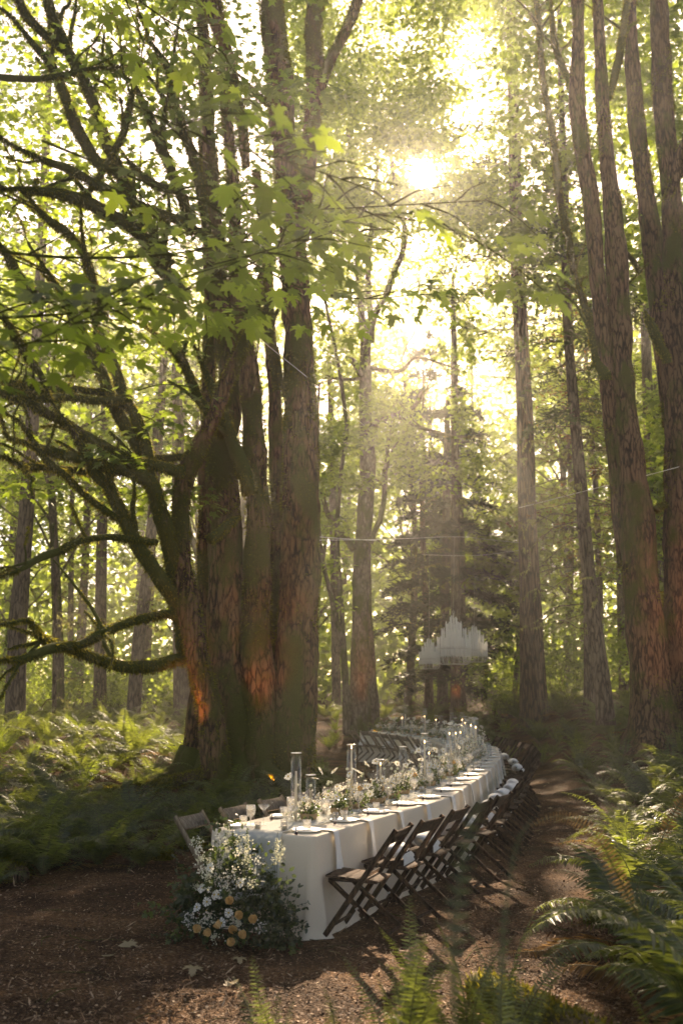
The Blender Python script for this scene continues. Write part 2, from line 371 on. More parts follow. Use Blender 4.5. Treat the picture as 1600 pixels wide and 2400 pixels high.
# ---------------------------------------------------------------- trees
def trace(pts, Y0, Y1, step=.16):
    """pixel outline (u, v, half width) of a limb at depths Y0..Y1 -> points and radii in metres"""
    p = np.array(pts, float); L = np.r_[0, np.cumsum(np.linalg.norm(np.diff(p[:, :2], axis=0), axis=1))]; L /= L[-1]
    Y = Y0+(Y1-Y0)*L; w = np.array([at(a, b, y) for (a, b, _), y in zip(p, Y)]); r = p[:, 2]*Y/F
    q = spline(np.c_[w, r], step); return q[:, :3], np.maximum(q[:, 3], .006)
def tufts(mb, P, r, n, size=.035, hang=.5, cover=.5, seed=3):
    """little moss blades over a limb"""
    i = R.integers(0, len(P)-1, n); f = R.random((n, 1)); C = P[i]*(1-f)+P[i+1]*f; rr = (r[i]*(1-f[:, 0])+r[i+1]*f[:, 0])[:, None]
    T = norm(P[i+1]-P[i]); o = rdir(n); o = norm(o - T*np.sum(o*T, 1, keepdims=True)); C = C + o*rr*.97
    k = vnoise(C*1.7, seed) > (1-cover) ; C, o, T = C[k], o[k], T[k]; n = len(C)
    d = norm(o*.9 + rdir(n)*.55 + np.array([0, 0, -hang])); s = size*(.5+R.random((n, 1))*1.1)
    w = norm(np.cross(d, rdir(n)))*s*.22
    V = np.stack([C-w, C+w, C+d*s], 1)
    mb.add(V.reshape(-1, 3), np.arange(n*3).reshape(-1, 3))
def clump_leaves(C, n, rad, flat, size, tmpl, up=.75, droop=.25):
    """n leaves in flattened clumps at centres C"""
    k = np.repeat(np.arange(len(C)), n); m = len(k); o = rdir(m)*(R.random((m, 1))**.45)
    rad = np.broadcast_to(rad, (len(C),))[k][:, None]
    P = C[k] + o*rad*np.array([1, 1, flat]); keep = sunny(P); P, o = P[keep], o[keep]; m = len(P)
    N = norm(np.array([0, 0, up]) + rdir(m)*.55 + o*.15); D = norm(o*np.array([1, 1, 0]) + rdir(m)*.6 - np.array([0, 0, droop]))
    return polys(tmpl, P, N, D, size*(.6+.7*R.random(m)), bend=.25)
def twig(mb, a, b, r, n=5, sag=.1, wob=.12):
    a = np.array(a, float); b = np.array(b, float); L = np.linalg.norm(b-a); t = np.linspace(0, 1, 5)[:, None]
    P = a+(b-a)*t + rdir(5)*wob*L*.25*np.sin(t*math.pi); P[:, 2] += np.sin(t[:, 0]*math.pi)*L*sag
    P = spline(P, .5, 2); mb.tube(P, np.linspace(r, r*.3, len(P)), n, cap=False); return P

def tree_root(name, x, y, label, cat, group=None): return empty(name, (x, y, gz(x, y)-.05), 0, label, cat, group)
def rel(root): return np.array(root.location)

def multi_stem(root, stems, limbs, bark, limbbark, moss_n, leafs=None, amp=.10):
    o = rel(root)
    for st in stems:
        P, r = trace(*st[:3], step=.12); mb = MB(); mb.tube(P-o, r*(1+.16*(vnoise(np.c_[P[:, 2]*1.3, P[:, 0]*0+len(P), P[:, 0]*0], 3)-.5)), 40, amp=amp*1.7, freq=3.4, seed=len(P), vstretch=.6)
        tufts_mb = MB(); tufts(tufts_mb, P-o, r*1.02, int(moss_n*np.sum(r)*.12/.006), .045, .5, st[3] if len(st) > 3 else .5)
        t = mb.build('trunk', bark, root); tufts_mb.build('moss', M['moss'], t, kind='stuff')
    for lb in limbs:
        P, r = trace(*lb[:3], step=.10); P[1:-1] += (np.stack([vnoise(P*2.1, s) for s in (1, 2, 3)], 1)[1:-1]-.5)*.10
        mb = MB(); tip = np.clip((len(r)-1-np.arange(len(r)))/(len(r)*.3), .3, 1); onscreen = -40 < lb[0][-1][0] < 1640 and lb[0][-1][1] > -20
        r = r*tip if onscreen else r
        mb.tube(P-o, r, 12, amp=.22, freq=4, seed=len(P)+1); bt = []
        for q in range(5 if len(P) > 14 else 0):
            kq = rnd.randrange(len(P)//3, len(P)) if q else len(P)-2; a_ = P[kq]-o; T_ = norm(P[kq]-P[kq-3]); d_ = norm(T_*(1.2 if q == 0 else .6)+rdir(1)[0]*.7+np.array([0,0,.25])); L_ = rnd.uniform(.5, 1.7); bq = twig(mb, a_, a_+d_*L_, r[kq]*.5, 6, .04, .2); bt.append((bq, r[kq]))
        tm = MB(); tufts(tm, P-o, r, int(moss_n*2.2*len(P)), .045, .8, .85)
        for bq, rq in bt: tufts(tm, bq, np.linspace(rq*.5, rq*.15, len(bq)), int(moss_n*12), .035, .8, .8)
        t = mb.build('limb', limbbark, root); tm.build('moss', M['moss'], t, kind='stuff')

# --- the big mossy maple, left
z1 = lambda L: [(a/1.96, b/1.96, w) for a, b, w in L]
z3 = lambda L: [(a/1.96, 700+b/1.96, w) for a, b, w in L]
ml = tree_root('bigleaf_maple', -2.0, 18.2, 'huge mossy maple with fused trunks and arching limbs behind the near table end', 'tree')
stems = [
 ([(508,1900,50),(506,1780,34),(490,1660,29),(466,1560,27),(447,1450,27),(430,1350,25),(424,1250,22),(427,1160,22),(445,1090,22),(490,1000,19),(530,900,18),(572,805,15),(600,730,11),(614,640,7)], 17.2, 16.4, .8),
 ([(545,1930,100),(548,1820,72),(545,1650,56),(538,1480,48),(528,1300,40),(522,1150,37),(520,1050,34),(535,940,30),(530,800,27),(510,650,25),(498,500,22),(490,330,18),(480,150,15),(470,-40,12)], 17.8, 18.3, .5),
 ([(610,1920,60),(604,1800,48),(600,1600,42),(602,1420,34),(606,1250,30),(600,1100,29),(592,960,26),(580,840,24),(560,700,20),(552,560,18),(545,420,15),(530,250,13),(520,100,11),(505,-40,9)], 17.7, 17.6, .62),
 ([(682,1930,82),(680,1810,58),(686,1650,53),(696,1480,48),(702,1330,44),(703,1180,45),(706,1040,42),(700,900,41),(697,760,35),(690,640,33),(676,480,31),(664,330,31),(655,180,32),(640,60,31),(632,-60,30)], 17.9, 18.2, .6),
 ([(642,1900,50),(640,1700,36),(645,1500,26),(650,1300,21),(650,1100,19),(642,900,17),(632,740,14),(622,560,12),(600,400,10)], 18.6, 18.8, .5),
 ([(482,1900,60),(478,1700,40),(480,1500,22),(480,1300,17),(482,1100,16),(488,900,17),(494,700,16),(488,500,16),(478,300,14)], 18.6, 18.8, .7),
 ([(712,560,12),(716,440,17),(728,330,19),(738,180,22),(735,60,22),(748,-50,20)], 18.9, 19.4, .9),
 ([(724,310,9),(745,240,11),(775,140,12),(820,50,13),(850,-40,13)], 18.9, 19.2, .5),
 ([(576,390,9),(569,306,13),(548,204,15),(531,117,16),(503,41,18),(480,-30,18)], 17.5, 17.4, .6),
]
limbs = [
 ([(430,1108,16),(400,1098,14),(350,1086,13),(280,1062,13),(200,1020,13),(112,972,12),(30,935,11),(-60,900,10)], 16.6, 14.0),
 (z3([(805,1330,21),(795,1190,20),(745,980,19),(700,860,18),(650,820,17),(560,790,14),(420,750,13),(250,700,13),(130,670,12),(30,640,12),(0,560,11),(-60,470,10)]), 17.0, 14.2),
 (z3([(690,840,14),(700,760,14),(660,640,14),(590,480,13),(540,360,13),(500,220,11),(450,120,10),(380,20,10)]), 16.9, 15.6),
 (z3([(680,770,14),(620,660,15),(540,520,15),(480,380,15),(420,240,14),(360,120,13),(260,-60,12),(130,-260,11)]), 16.9, 15.0),
 (z3([(850,1620,13),(825,1440,18),(750,1310,18),(650,1160,17),(570,1010,16),(500,850,15),(440,800,14),(350,640,13),(260,520,13),(200,400,11)]), 17.3, 14.6),
 (z3([(540,1010,8),(430,920,8),(320,830,8),(220,740,8),(90,580,7),(0,520,6)]), 15.8, 14.2),
 (z3([(720,1115,7),(620,1100,8),(440,1105,8),(300,1150,9),(170,1205,9),(60,1250,9),(-60,1290,9)]), 16.4, 14.0),
 (z3([(830,1460,10),(760,1455,10),(640,1475,10),(500,1520,10),(380,1575,11),(200,1620,12),(60,1655,13),(-60,1680,13)]), 17.0, 13.6),
 (z3([(900,1645,15),(800,1670,15),(700,1690,15),(560,1690,14),(450,1660,13),(330,1605,12),(200,1570,12),(130,1485,10),(60,1490,10),(-60,1510,10)]), 17.3, 13.8),
 (z3([(600,463,9),(480,470,9),(300,465,9),(140,450,9),(-50,430,8)]), 16.2, 14.4),
 (z3([(480,432,9),(350,425,8),(200,418,9),(90,400,9),(-50,380,9)]), 16.2, 14.2),
 (z3([(440,800,7),(330,795,8),(220,780,8),(100,755,9),(-50,725,9)]), 16.0, 14.0),
 (z3([(890,720,9),(800,730,9),(700,745,10),(650,760,9)]), 17.2, 16.8),
 (z3([(200,370,8),(130,270,10),(70,180,11),(20,90,11),(-40,20,10)]), 14.6, 13.6),
 (z1([(1000,1110,10),(930,1085,11),(860,1040,12),(760,1000,12),(660,950,12),(540,890,12),(420,835,11),(300,785,11),(170,730,11),(70,680,9),(-40,600,8)]), 16.6, 13.8),
 (z1([(790,1220,12),(740,1160,16),(640,1080,16),(540,1000,16),(440,940,16),(330,905,15),(200,890,13),(100,880,13),(-50,868,13)]), 16.8, 13.8),
 (z1([(860,1380,15),(750,1220,19),(670,1100,17),(640,980,13)]), 17.4, 16.6),
 (z1([(720,1090,12),(640,960,14),(540,790,14),(440,730,15),(370,600,15),(300,450,14),(240,310,13),(140,180,14),(60,90,14),(-30,0,13)]), 17.0, 14.4),
 (z1([(560,800,11),(500,660,14),(440,490,14),(370,350,14),(300,220,14),(250,90,13),(210,-40,12)]), 16.8, 15.0),
 (z1([(300,240,9),(200,160,11),(110,60,12),(60,-40,12)]), 15.6, 14.8),
 (z1([(880,1080,11),(850,950,13),(800,820,13),(740,660,12),(680,520,12),(620,400,11),(520,300,9)]), 17.0, 15.4),
 (z1([(800,870,9),(720,850,11),(640,790,9),(560,700,8)]), 16.8, 16.2),
 (z1([(960,1080,10),(920,880,12),(870,690,12),(820,520,12),(780,330,12),(700,200,10),(640,60,9)]), 17.2, 15.8),
 (z1([(400,900,6),(470,770,8),(540,650,8),(590,510,8),(620,380,7),(650,280,5)]), 15.6, 15.0),
 (z1([(1335,560,4),(1260,500,7),(1180,450,8),(1080,380,8),(990,315,7),(930,270,5)]), 17.6, 16.2),
 (z1([(480,1460,9),(430,1330,11),(395,1170,11),(320,1090,11),(230,1020,12),(160,950,11),(100,880,9)]), 15.6, 14.2),
 (z1([(200,1400,10),(110,1280,12),(40,1180,12),(-40,1080,11)]), 14.4, 13.6),
 (z1([(-40,358,8),(100,362,8),(250,350,7),(400,325,6),(560,300,4)]), 13.8, 15.0),
 (z3([(1150,900,18),(1120,780,17),(1060,640,15),(1020,520,13),(960,380,12),(880,200,11)]), 17.2, 17.0),
 (z3([(960,1110,11),(1000,1075,12),(1070,1020,10),(1110,1000,7)]), 17.0, 17.4),
 (z3([(1010,640,10),(960,540,11),(880,400,11),(820,280,11),(760,200,11),(700,140,10)]), 17.3, 16.4),
 (z3([(1280,420,12),(1250,250,14),(1230,100,13),(1215,-40,11)]), 18.4, 18.4),
]
multi_stem(ml, stems, limbs, M['maple_bark'], M['limb_bark'], 26, amp=.16)
# roots
mb = MB(); o = rel(ml)
for a in np.linspace(.4, 5.9, 11):
    L = rnd.uniform(1.0, 1.7); P = np.array([[.75*math.cos(a), .55*math.sin(a), .55], [1.0*math.cos(a), .9*math.sin(a), .22], [(1.0+L*.5)*math.cos(a+.1), (.9+L*.4)*math.sin(a+.1), .05], [(1+L)*math.cos(a+.2), (.9+L*.8)*math.sin(a+.2), -.12]])
    mb.tube(spline(P, .12)+np.array([.15, 0, 0]), np.linspace(.30, .05, len(spline(P, .12))), 12, amp=.25, freq=3, seed=int(a*9))
mb.build('root', M['limb_bark'], ml)
# leaves of the big maple: flat sprays through its side of the crown
nC = 330; u = R.uniform(-150, 720, nC); v = R.uniform(-150, 1180, nC); Yd = R.uniform(15, 23, nC)
keep = ~((u > 440) & (v > 620)) & ~((u < 430) & (v > 850) & (R.random(nC) < .55)); u, v, Yd = u[keep], v[keep], Yd[keep]
C = np.array([at(a, b, y) for a, b, y in zip(u, v, Yd)])
mb = MB(); V, f = clump_leaves(C-0, 42, R.uniform(.5, 1.0, len(C)), .32, .17, LEAF_MID, 1.1); mb.add(V-o, f)
mb.build('leaves', M['leaf_mid'], ml)
mb = MB()
for c in C[::2]: twig(mb, c-o+rdir(1)[0]*np.array([1,1,.2])*.9, c-o+rdir(1)[0]*np.array([1,1,.2])*.9, .012)
mb.build('twigs', M['limb_bark'], ml, kind='stuff')

# --- mossy trunks on the right
z5 = lambda L: [(1150+a/1.96, 600+b/1.96, w) for a, b, w in L]
mr_ = tree_root('bigleaf_maple', 6.9, 20.3, 'tall mossy maple clump with several straight trunks at the right edge', 'tree')
stems = [
 ([(1532,1800,92),(1530,1720,62),(1528,1650,50),(1514,1520,46),(1504,1400,43),(1492,1250,40),(1478,1100,35),(1462,960,30),(1456,860,28),(1450,700,27),(1440,560,25),(1425,400,20),(1412,260,17),(1405,120,15),(1398,-40,13)], 20.0, 20.4, .3),
 ([(1460,1330,14),(1444,1150,16),(1430,1000,17),(1420,880,18),(1408,760,18),(1396,620,19),(1384,480,21),(1366,360,20),(1352,250,20),(1354,120,18),(1352,-40,15)], 20.3, 20.2, .35),
 ([(1600,1800,100),(1612,1700,70),(1618,1560,64),(1606,1400,52),(1600,1200,44),(1594,1000,38),(1588,850,36),(1580,700,32),(1574,500,26),(1562,350,25),(1550,200,25),(1545,60,23),(1540,-50,20)], 20.2, 20.6, .3),
 ([(1566,1000,14),(1558,860,22),(1545,740,24),(1532,600,25),(1512,450,23),(1494,320,21),(1484,200,19),(1478,80,17),(1474,-40,15)], 20.7, 20.9, .35),
 ([(1560,470,8),(1580,420,14),(1600,360,20),(1640,280,22)], 20.3, 19.9, .6),
]
limbs = [
 ([(1562,850,10),(1545,812,12),(1532,775,12),(1518,742,11),(1512,728,8)], 20.0, 19.5),
 ([(1418,890,14),(1404,850,12),(1392,800,11),(1376,740,9),(1358,680,9),(1345,620,8)], 20.2, 20.6),
 ([(1345,640,8),(1328,540,9),(1310,450,9),(1296,340,8),(1280,220,7),(1262,80,7),(1250,-20,6)], 20.6, 21.2),
 ([(1354,240,9),(1335,195,9),(1315,150,8),(1300,80,8),(1290,0,7)], 20.2, 20.8),
 ([(1425,230,8),(1445,150,10),(1462,60,9),(1470,-30,8)], 20.4, 20.4),
 ([(1535,1195,8),(1550,1186,8),(1568,1180,6)], 20.0, 20.2),
 ([(1500,640,6),(1490,620,6),(1466,588,6),(1440,560,5)], 20.8, 20.6),
]
multi_stem(mr_, stems, limbs, M['maple_bark_r'], M['limb_bark'], 22, amp=.11)
o = rel(mr_); nC = 300; u = R.uniform(1180, 1750, nC); v = 900*R.random(nC)**1.5-200; Yd = R.uniform(21.5, 27, nC)
C = np.array([at(a, b, y) for a, b, y in zip(u, v, Yd)])
C2 = np.array([at(a, b, 22) for a, b in ((1560,960),(1540,1040),(1530,1080),(1525,1110),(1548,1000),(1545,930),(1500,980))])
mb = MB(); V, f = clump_leaves(C, 90, .9, .35, .17, LEAF_MID); mb.add(V-o, f)
V, f = clump_leaves(C2, 26, .35, .8, .19, LEAF_MID); mb.add(V-o, f); mb.build('leaves', M['leaf_mid'], mr_)

# --- conifer parts
def needles(mb, P, d, n, size, spread):
    k = R.integers(0, len(P), n); C = P[k] + rdir(n)*spread*.3
    side = norm(np.cross(d, [0, 0, 1.])) * np.where(R.random(n) < .5, 1, -1)[:, None]
    D = norm(side*.9 + d*.55 + np.array([0, 0, -.35]) + rdir(n)*.35)
    C = C + D*spread*R.random((n, 1)); N = norm(np.array([0, 0, 1.]) + rdir(n)*.6)
    kp = sunny(C + mb.org) if mb.org is not None else np.ones(n, bool)
    V, f = polys(DIAM*np.array([.34, 1]), C[kp], N[kp], D[kp], size*(.6+.8*R.random(kp.sum()))); mb.add(V, f)
def conifer(root, h, r0, z0, z1, L0, nb, nmat, bark, lean=(0, 0), dens=1.0, droop=.35, nsize=.16, dead=0, P=None, r=None, seed=0, parts=True, org=True, tier=0):
    o = rel(root) if org else None
    if P is None:
        t = np.linspace(0, 1, 30)[:, None]; P = np.hstack([lean[0]*t+.08*np.sin(t*7+seed), lean[1]*t, -.1+t*h]); r = np.maximum(.02, r0*(1-t[:, 0])**.75*(1+.55*np.exp(-t[:, 0]*h/.5)))
    mb = MB(); mb.tube(P, r, 16, amp=.06, freq=3, seed=seed, vstretch=.3); mb.build('trunk', bark, root)
    def axis(z):
        return np.array([np.interp(z, P[:, 2], P[:, 0]), np.interp(z, P[:, 2], P[:, 1]), z])
    bm = MB(); cm = MB(); cm.org = o
    for i in range(nb):
        z = z0 + (z1-z0)*(i+rnd.random())/nb
        if tier: z = max(z0, round(z/tier)*tier + rnd.uniform(-.08, .08))
        fz = (z-z0)/(z1-z0); L = L0*(1.05-fz)**.7*rnd.uniform(.55, 1.1)*(min(1, .45+fz*3))
        a = rnd.uniform(0, 2*math.pi); A = axis(z); d = np.array([math.cos(a), math.sin(a), 0]); t = np.linspace(0, 1, 9)[:, None]
        B = A + d*L*t + np.array([0, 0, 1.])*(L*(.12*t - droop*t**2)) + rdir(9)*.03*L*t
        bm.tube(B, np.linspace(.03, .006, 9)*max(.6, L/3), 5, cap=False)
        needles(cm, spline(B, .1, 4)[6:], d, int(80*dens*L), nsize, .10+.22*L*.5)
    bm.build('branches', bark, root); cm.build('needles', nmat, root)
    if dead:
        dm = MB(); lm = MB()
        for i in range(dead):
            z = rnd.uniform(.12*h, z0+1); a = rnd.uniform(0, 6.28); A = axis(z); L = rnd.uniform(.5, 1.9)
            B = twig(dm, A, A+np.array([math.cos(a)*L, math.sin(a)*L, rnd.uniform(-.5, .2)*L]), .016, 5, .08, .25)
            for q in range(3):
                b = B[rnd.randrange(3, len(B))]; B2 = twig(dm, b, b+rdir(1)[0]*np.array([.5, .5, .3])*L*.5+np.array([0,0,-.12]), .006, 4)
                tufts(lm, B2, np.full(len(B2), .005), 26, .06, 1.6, .9)
            tufts(lm, B, np.full(len(B), .008), 60, .06, 1.6, .8)
        dm.build('dead_branches', bark, root); lm.build('lichen', M['lichen'], root)

def traced_conifer(name, pts, Y0, Y1, label, bark, amp=.05, **k):
    P, r = trace(pts, Y0, Y1, .2); x, y = P[0][:2]; root = tree_root(name, x, y, label, 'tree'); o = rel(root)
    conifer(root, P[-1][2]-o[2], None, P=P-o, r=r, bark=bark, **k); return root
fir = traced_conifer('fir_tree', [(1240,1780,50),(1250,1700,37),(1248,1600,31),(1245,1500,28),(1240,1365,25),(1234,1200,22),(1231,1050,21),(1226,906,19),(1218,750,18),(1211,600,17),(1206,400,16),(1202,200,15),(1196,0,14),(1190,-200,13),(1186,-420,11)], 30, 30.5,
    'straight furrowed fir trunk beside the far right bend of the table', M['fir_bark'], z0=12, z1=25, L0=3.6, nb=60, nmat=M['needle'], dens=.8, dead=26)
slim = traced_conifer('slim_conifer', [(1418,1700,24),(1414,1640,20),(1400,1520,18),(1385,1416,17),(1372,1280,16),(1362,1161,15),(1352,1050,14),(1344,957,13),(1335,850,12),(1329,753,12),(1325,640,11),(1322,500,10),(1318,350,9),(1312,150,7),(1308,-50,5)], 24, 24.4,
    'thin conifer with dead lichen hung twigs between the fir and the right maple', M['far_bark'], z0=7.5, z1=17.5, L0=2.7, nb=60, nmat=M['needle'], dens=1.1, dead=46)
c2 = traced_conifer('conifer', [(1067,1740,18),(1067,1652,13),(1067,1500,11),(1066,1301,11),(1066,1100,10),(1064,900,9),(1062,760,7),(1061,640,4)], 34, 34,
    'slender conifer standing just behind the big chandelier', M['far_bark'], z0=7, z1=15.5, L0=1.8, nb=30, nmat=M['needle'], dens=.7, dead=22)
c1 = traced_conifer('conifer', [(1034,1740,17),(1036,1640,13),(1041,1480,11),(1045,1300,10),(1046,1100,9),(1048,930,5)], 36, 36,
    'dark slender conifer left of the big chandelier', M['far_bark'], z0=4, z1=12, L0=2.0, nb=40, nmat=M['needle_dark'], dens=.6, dead=12)
# dark hemlock with drooping boughs
for (px, Y, h, L0, lab) in ((1085, 35.5, 12.5, 3.3, 'dark drooping hemlock behind the chandeliers'), (1000, 39, 15.5, 2.6, 'taller dark hemlock left of the chandeliers')):
    x = at(px, 1650, Y)[0]; t = tree_root('hemlock', x, Y, lab, 'tree'); conifer(t, h, .17, 1.0, h-.3, L0, 96, M['needle_dark'], M['far_bark'], dens=1.35, droop=.40, nsize=.24, seed=int(px), org=False, tier=.85)

# --- middle alder
al = tree_root('alder_tree', at(840, 1690, 32)[0], 32, 'pale forked alder in the middle, with bent bare side limbs', 'tree')
stems = [([(836,1760,34),(838,1680,26),(843,1560,22),(845,1400,20),(850,1280,20),(858,1161,18),(862,1080,18),(855,974,15),(856,900,15),(856,834,14),(858,790,14)], 32, 32, .4),
 ([(856,800,12),(846,730,9),(840,650,8),(836,560,7),(830,430,6),(815,300,5)], 32, 31.5, .3),
 ([(862,790,12),(880,735,9),(905,690,8),(922,640,8),(945,585,7),(946,520,6),(925,430,5),(905,300,4)], 32, 32.5, .3),
 ([(868,800,10),(868,740,8),(862,660,7),(868,560,6),(880,440,5),(890,300,4)], 32, 33, .3),
 ([(876,1740,22),(872,1676,17),(868,1560,12),(862,1440,10),(860,1330,8)], 32.6, 32.6, .4)]
limbs = [([(828,1290,8),(812,1262,8),(793,1241,7),(776,1215,6),(760,1190,5),(752,1170,4)], 31.8, 31),
 ([(866,1272,8),(882,1235,7),(898,1175,6),(903,1120,6),(906,1060,7),(908,1022,8),(920,1018,4)], 31.8, 31.2),
 ([(870,1008,7),(885,985,6),(920,974,6),(950,966,6),(975,950,5),(985,925,5),(1005,912,5),(1027,890,4)], 31.8, 30.8),
 ([(925,975,4),(960,992,4),(1005,1008,4),(1060,1022,3),(1130,1030,2)], 31.2, 30.6),
 ([(868,862,5),(905,868,5),(943,867,5),(960,850,4),(978,836,4),(1027,852,3),(1060,862,3),(1110,880,2)], 31.9, 31),
 ([(846,880,7),(832,850,8),(815,842,6),(808,834,4)], 31.9, 31.6),
 ([(846,886,4),(810,890,4),(770,882,3),(750,870,2)], 31.9, 31.4)]
multi_stem(al, stems, limbs, M['alder_bark'], M['alder_bark'], 6, amp=.06)
o = rel(al)
def crown_field(n, u0, u1, v0, v1, Y0, Y1, hole=None):
    u = R.uniform(u0, u1, n); v = R.uniform(v0, v1, n); Y = R.uniform(Y0, Y1, n)
    q = np.stack([u/170, v/170, Y*.1], 1); k = vnoise(q, 9) > .36
    if hole is not None: k &= ~hole(u, v)
    return np.array([at(a, b, y) for a, b, y in zip(u[k], v[k], Y[k])])
skyhole = lambda u, v: ((np.hypot(u-1105, (v-180)*.8) < 95) | (np.hypot((u-1120), (v-680)*.6) < 50) | (np.hypot((u-960)*.8, v-80) < 40)) & (R.random(len(u)) < .6)
C = np.vstack([crown_field(300, 690, 1180, 250, 1150, 29, 36, skyhole), crown_field(430, 660, 1165, -150, 520, 26, 38, skyhole), crown_field(130, 1000, 1420, 450, 1150, 30, 38, skyhole)])
mb = MB(); V, f = clump_leaves(C, 105, .85, .4, .16, LEAF_FAR); mb.add(V-o, f); mb.build('leaves', M['leaf_far'], al)
# slim leaning stems left of the alder
for lab, pts, Y in (('thin dark leaning sapling between the maple and the alder', [(812,1720,9),(806,1540,8),(790,1460,7),(775,1395,6),(758,1320,5),(746,1230,5),(742,1067,4),(748,900,3)], 28),
                    ('thin wavy sapling left of the alder trunk', [(820,1700,8),(812,1600,6),(800,1420,6),(790,1250,6),(800,1100,5),(812,1010,5),(800,900,5),(786,820,4),(765,720,4),(752,640,3)], 30)):
    P, r = trace(pts, Y, Y, .2); t = tree_root('sapling', P[0][0], P[0][1], lab, 'tree'); o = rel(t); m2 = MB(); m2.tube(P-o, r, 9, amp=.12, freq=3); m2.build('trunk', M['alder_bark'], t)
    C = P[len(P)//3:][::4] + rdir(len(P[len(P)//3:][::4]))*.5; m2 = MB(); V, f = clump_leaves(C, 46, .6, .5, .15, LEAF_FAR); m2.add(V-o, f); m2.build('leaves', M['leaf_far'], t)

# --- plain trunks further back on the left, each with its crown
def bg_conifer(name, pts, Y, lab, group=None, **k):
    kk = dict(z0=7, z1=24, L0=2.6, nb=40, nmat=M['needle'], dens=.45, dead=10); kk.update(k)
    return traced_conifer(name, pts, Y, Y, lab, M['far_bark'], **kk)
bg_conifer('conifer', [(34,1800,30),(36,1680,24),(42,1500,21),(52,1350,19),(62,1210,18),(74,1026,16),(84,850,14),(95,650,12),(104,450,11),(112,250,9),(118,50,7)], 26, 'thick rough conifer trunk at the left edge', z0=8)
bg_conifer('conifer', [(230,1760,19),(234,1690,16),(236,1500,14),(239,1290,13),(243,1100,11),(247,900,9),(250,650,7)], 36, 'straight grey conifer trunk second from the left edge')
bg_conifer('conifer', [(300,1780,20),(311,1695,17),(326,1500,15),(347,1338,14),(362,1150,12),(378,950,10),(392,700,8)], 33, 'leaning conifer trunk with burl low on its left')
bg_conifer('conifer', [(336,1740,14),(337,1669,12),(345,1500,11),(353,1363,10),(360,1150,8),(366,950,6)], 42, 'thinner conifer trunk close behind the leaning one')
bg_conifer('conifer', [(430,1760,28),(428,1690,22),(426,1550,20),(422,1350,18),(418,1100,15),(414,800,11)], 34, 'broad conifer trunk just left of the big maple')
bg_conifer('conifer', [(128,1720,5),(128,1600,5),(130,1400,4),(132,1200,3)], 27, 'very thin dark pole tree on the left', z0=4, z1=8, L0=1, nb=12, dead=14)
bg_conifer('conifer', [(165,1700,8),(166,1500,7),(168,1300,6),(172,1000,5)], 47, 'slender distant conifer on the left')
bg_conifer('conifer', [(1540,1640,16),(1534,1400,15),(1528,1200,14),(1520,1000,13),(1512,800,12),(1505,600,10),(1500,350,8)], 33, 'grey conifer trunk seen between the right maple trunks')
bg_conifer('conifer', [(1462,1660,12),(1455,1400,11),(1450,1200,10),(1440,900,8)], 40, 'conifer trunk half hidden by the right maple')
bg_conifer('conifer', [(790,1690,11),(786,1500,10),(782,1300,9),(778,1100,8),(772,850,6)], 42, 'distant conifer trunk left of the alder', nmat=M['needle'], z0=5)
bg_conifer('conifer', [(1345,1600,11),(1330,1350,9),(1320,1150,8),(1310,900,6)], 46, 'distant conifer trunk left of the thin lichen hung one')
rusty = tree_root('dying_conifer', at(1380, 1650, 29)[0], 29, 'dying rust brown conifer behind the thin lichen hung one', 'tree')
conifer(rusty, 17, .16, 4.0, 16.5, 2.5, 60, M['leaf_rust'], M['far_bark'], dens=.45, nsize=.13)

# --- broadleaf and conifer trees filling the wood behind, sharing a few crowns
def copy_tree(o, parent=None):
    c = o.copy(); COL.objects.link(c)
    if parent is not None: c.parent = parent
    for ch in list(o.children): copy_tree(ch, c)
    return c
def make_broad(root, s, seed, nc=80, nl=85):
    r = np.random.default_rng(seed); h = 19*s; o = rel(root)
    t = np.linspace(0, 1, 16)[:, None]; P = np.hstack([.5*np.sin(t*3+seed), .5*np.cos(t*2.2+seed)-.5, -.2+t*h*.85]); mb = MB(); mb.tube(P, np.linspace(.20*s, .05, 16), 9, amp=.08, freq=2)
    c = (norm(r.normal(size=(nc, 3)))*(.35+.65*r.random((nc, 1)))*np.array([4.6, 4.6, 7.2]) + np.array([0, 0, 11.5]))*s
    for q in c[::3]:
        zz = max(2.0*s, q[2]-2.5*s); b = np.array([np.interp(zz, P[:, 2], P[:, 0]), np.interp(zz, P[:, 2], P[:, 1]), zz]); twig(mb, b, q, .05, 5, .06)
    mb.build('trunk', M['alder_bark'], root)
    k = np.repeat(np.arange(nc), nl); P = c[k]+rdir(len(k))*(R.random((len(k), 1))**.45)*np.array([1.25, 1.25, .6])*s; P = P[sunny(P+o, .15)]; m_ = len(P)
    V, f = polys(LEAF_FAR, P, norm(np.array([0,0,.7])+rdir(m_)*.6), rdir(m_), (.17+.0012*o[1])*(.6+.7*R.random(m_)), .2)
    mb = MB(); mb.add(V, f); mb.build('leaves', M['leaf_far'], root)
BG = [('b',-9.5,33,1),('b',2.6,42,.95),('b',8.8,40,.9),('b',13,34,.9),('b',-3.5,40,1),('b',-14,42,1.1),('b',5.2,52,1.0),('b',-7,50,1.15),('b',11.5,50,1.1),('b',0,58,1.1),('b',17,46,1.1),('b',-19,52,1.2),('b',-12,62,1.3),('b',9,64,1.1),('b',21,60,1.3),('b',-1,47,.62),('b',6.5,36,.5),('b',10.5,31,.55),('b',-6,38,.55),('b',-12.5,28,.6),('b',-4.6,31,.42),('b',3.8,60,.8),
      ('c',-12.5,48,1),('c',-16,37,1),('c',-5.6,56,1.1),('c',14.5,44,.95),('c',18,56,1.1),('c',-20,60,1.2),('c',8.2,60,.9),('c',25,62,1.2),('c',9.8,38,.7),('c',-7.5,46,.8)]
BG.sort(key=lambda q: q[1]/q[2]); cnt = {}
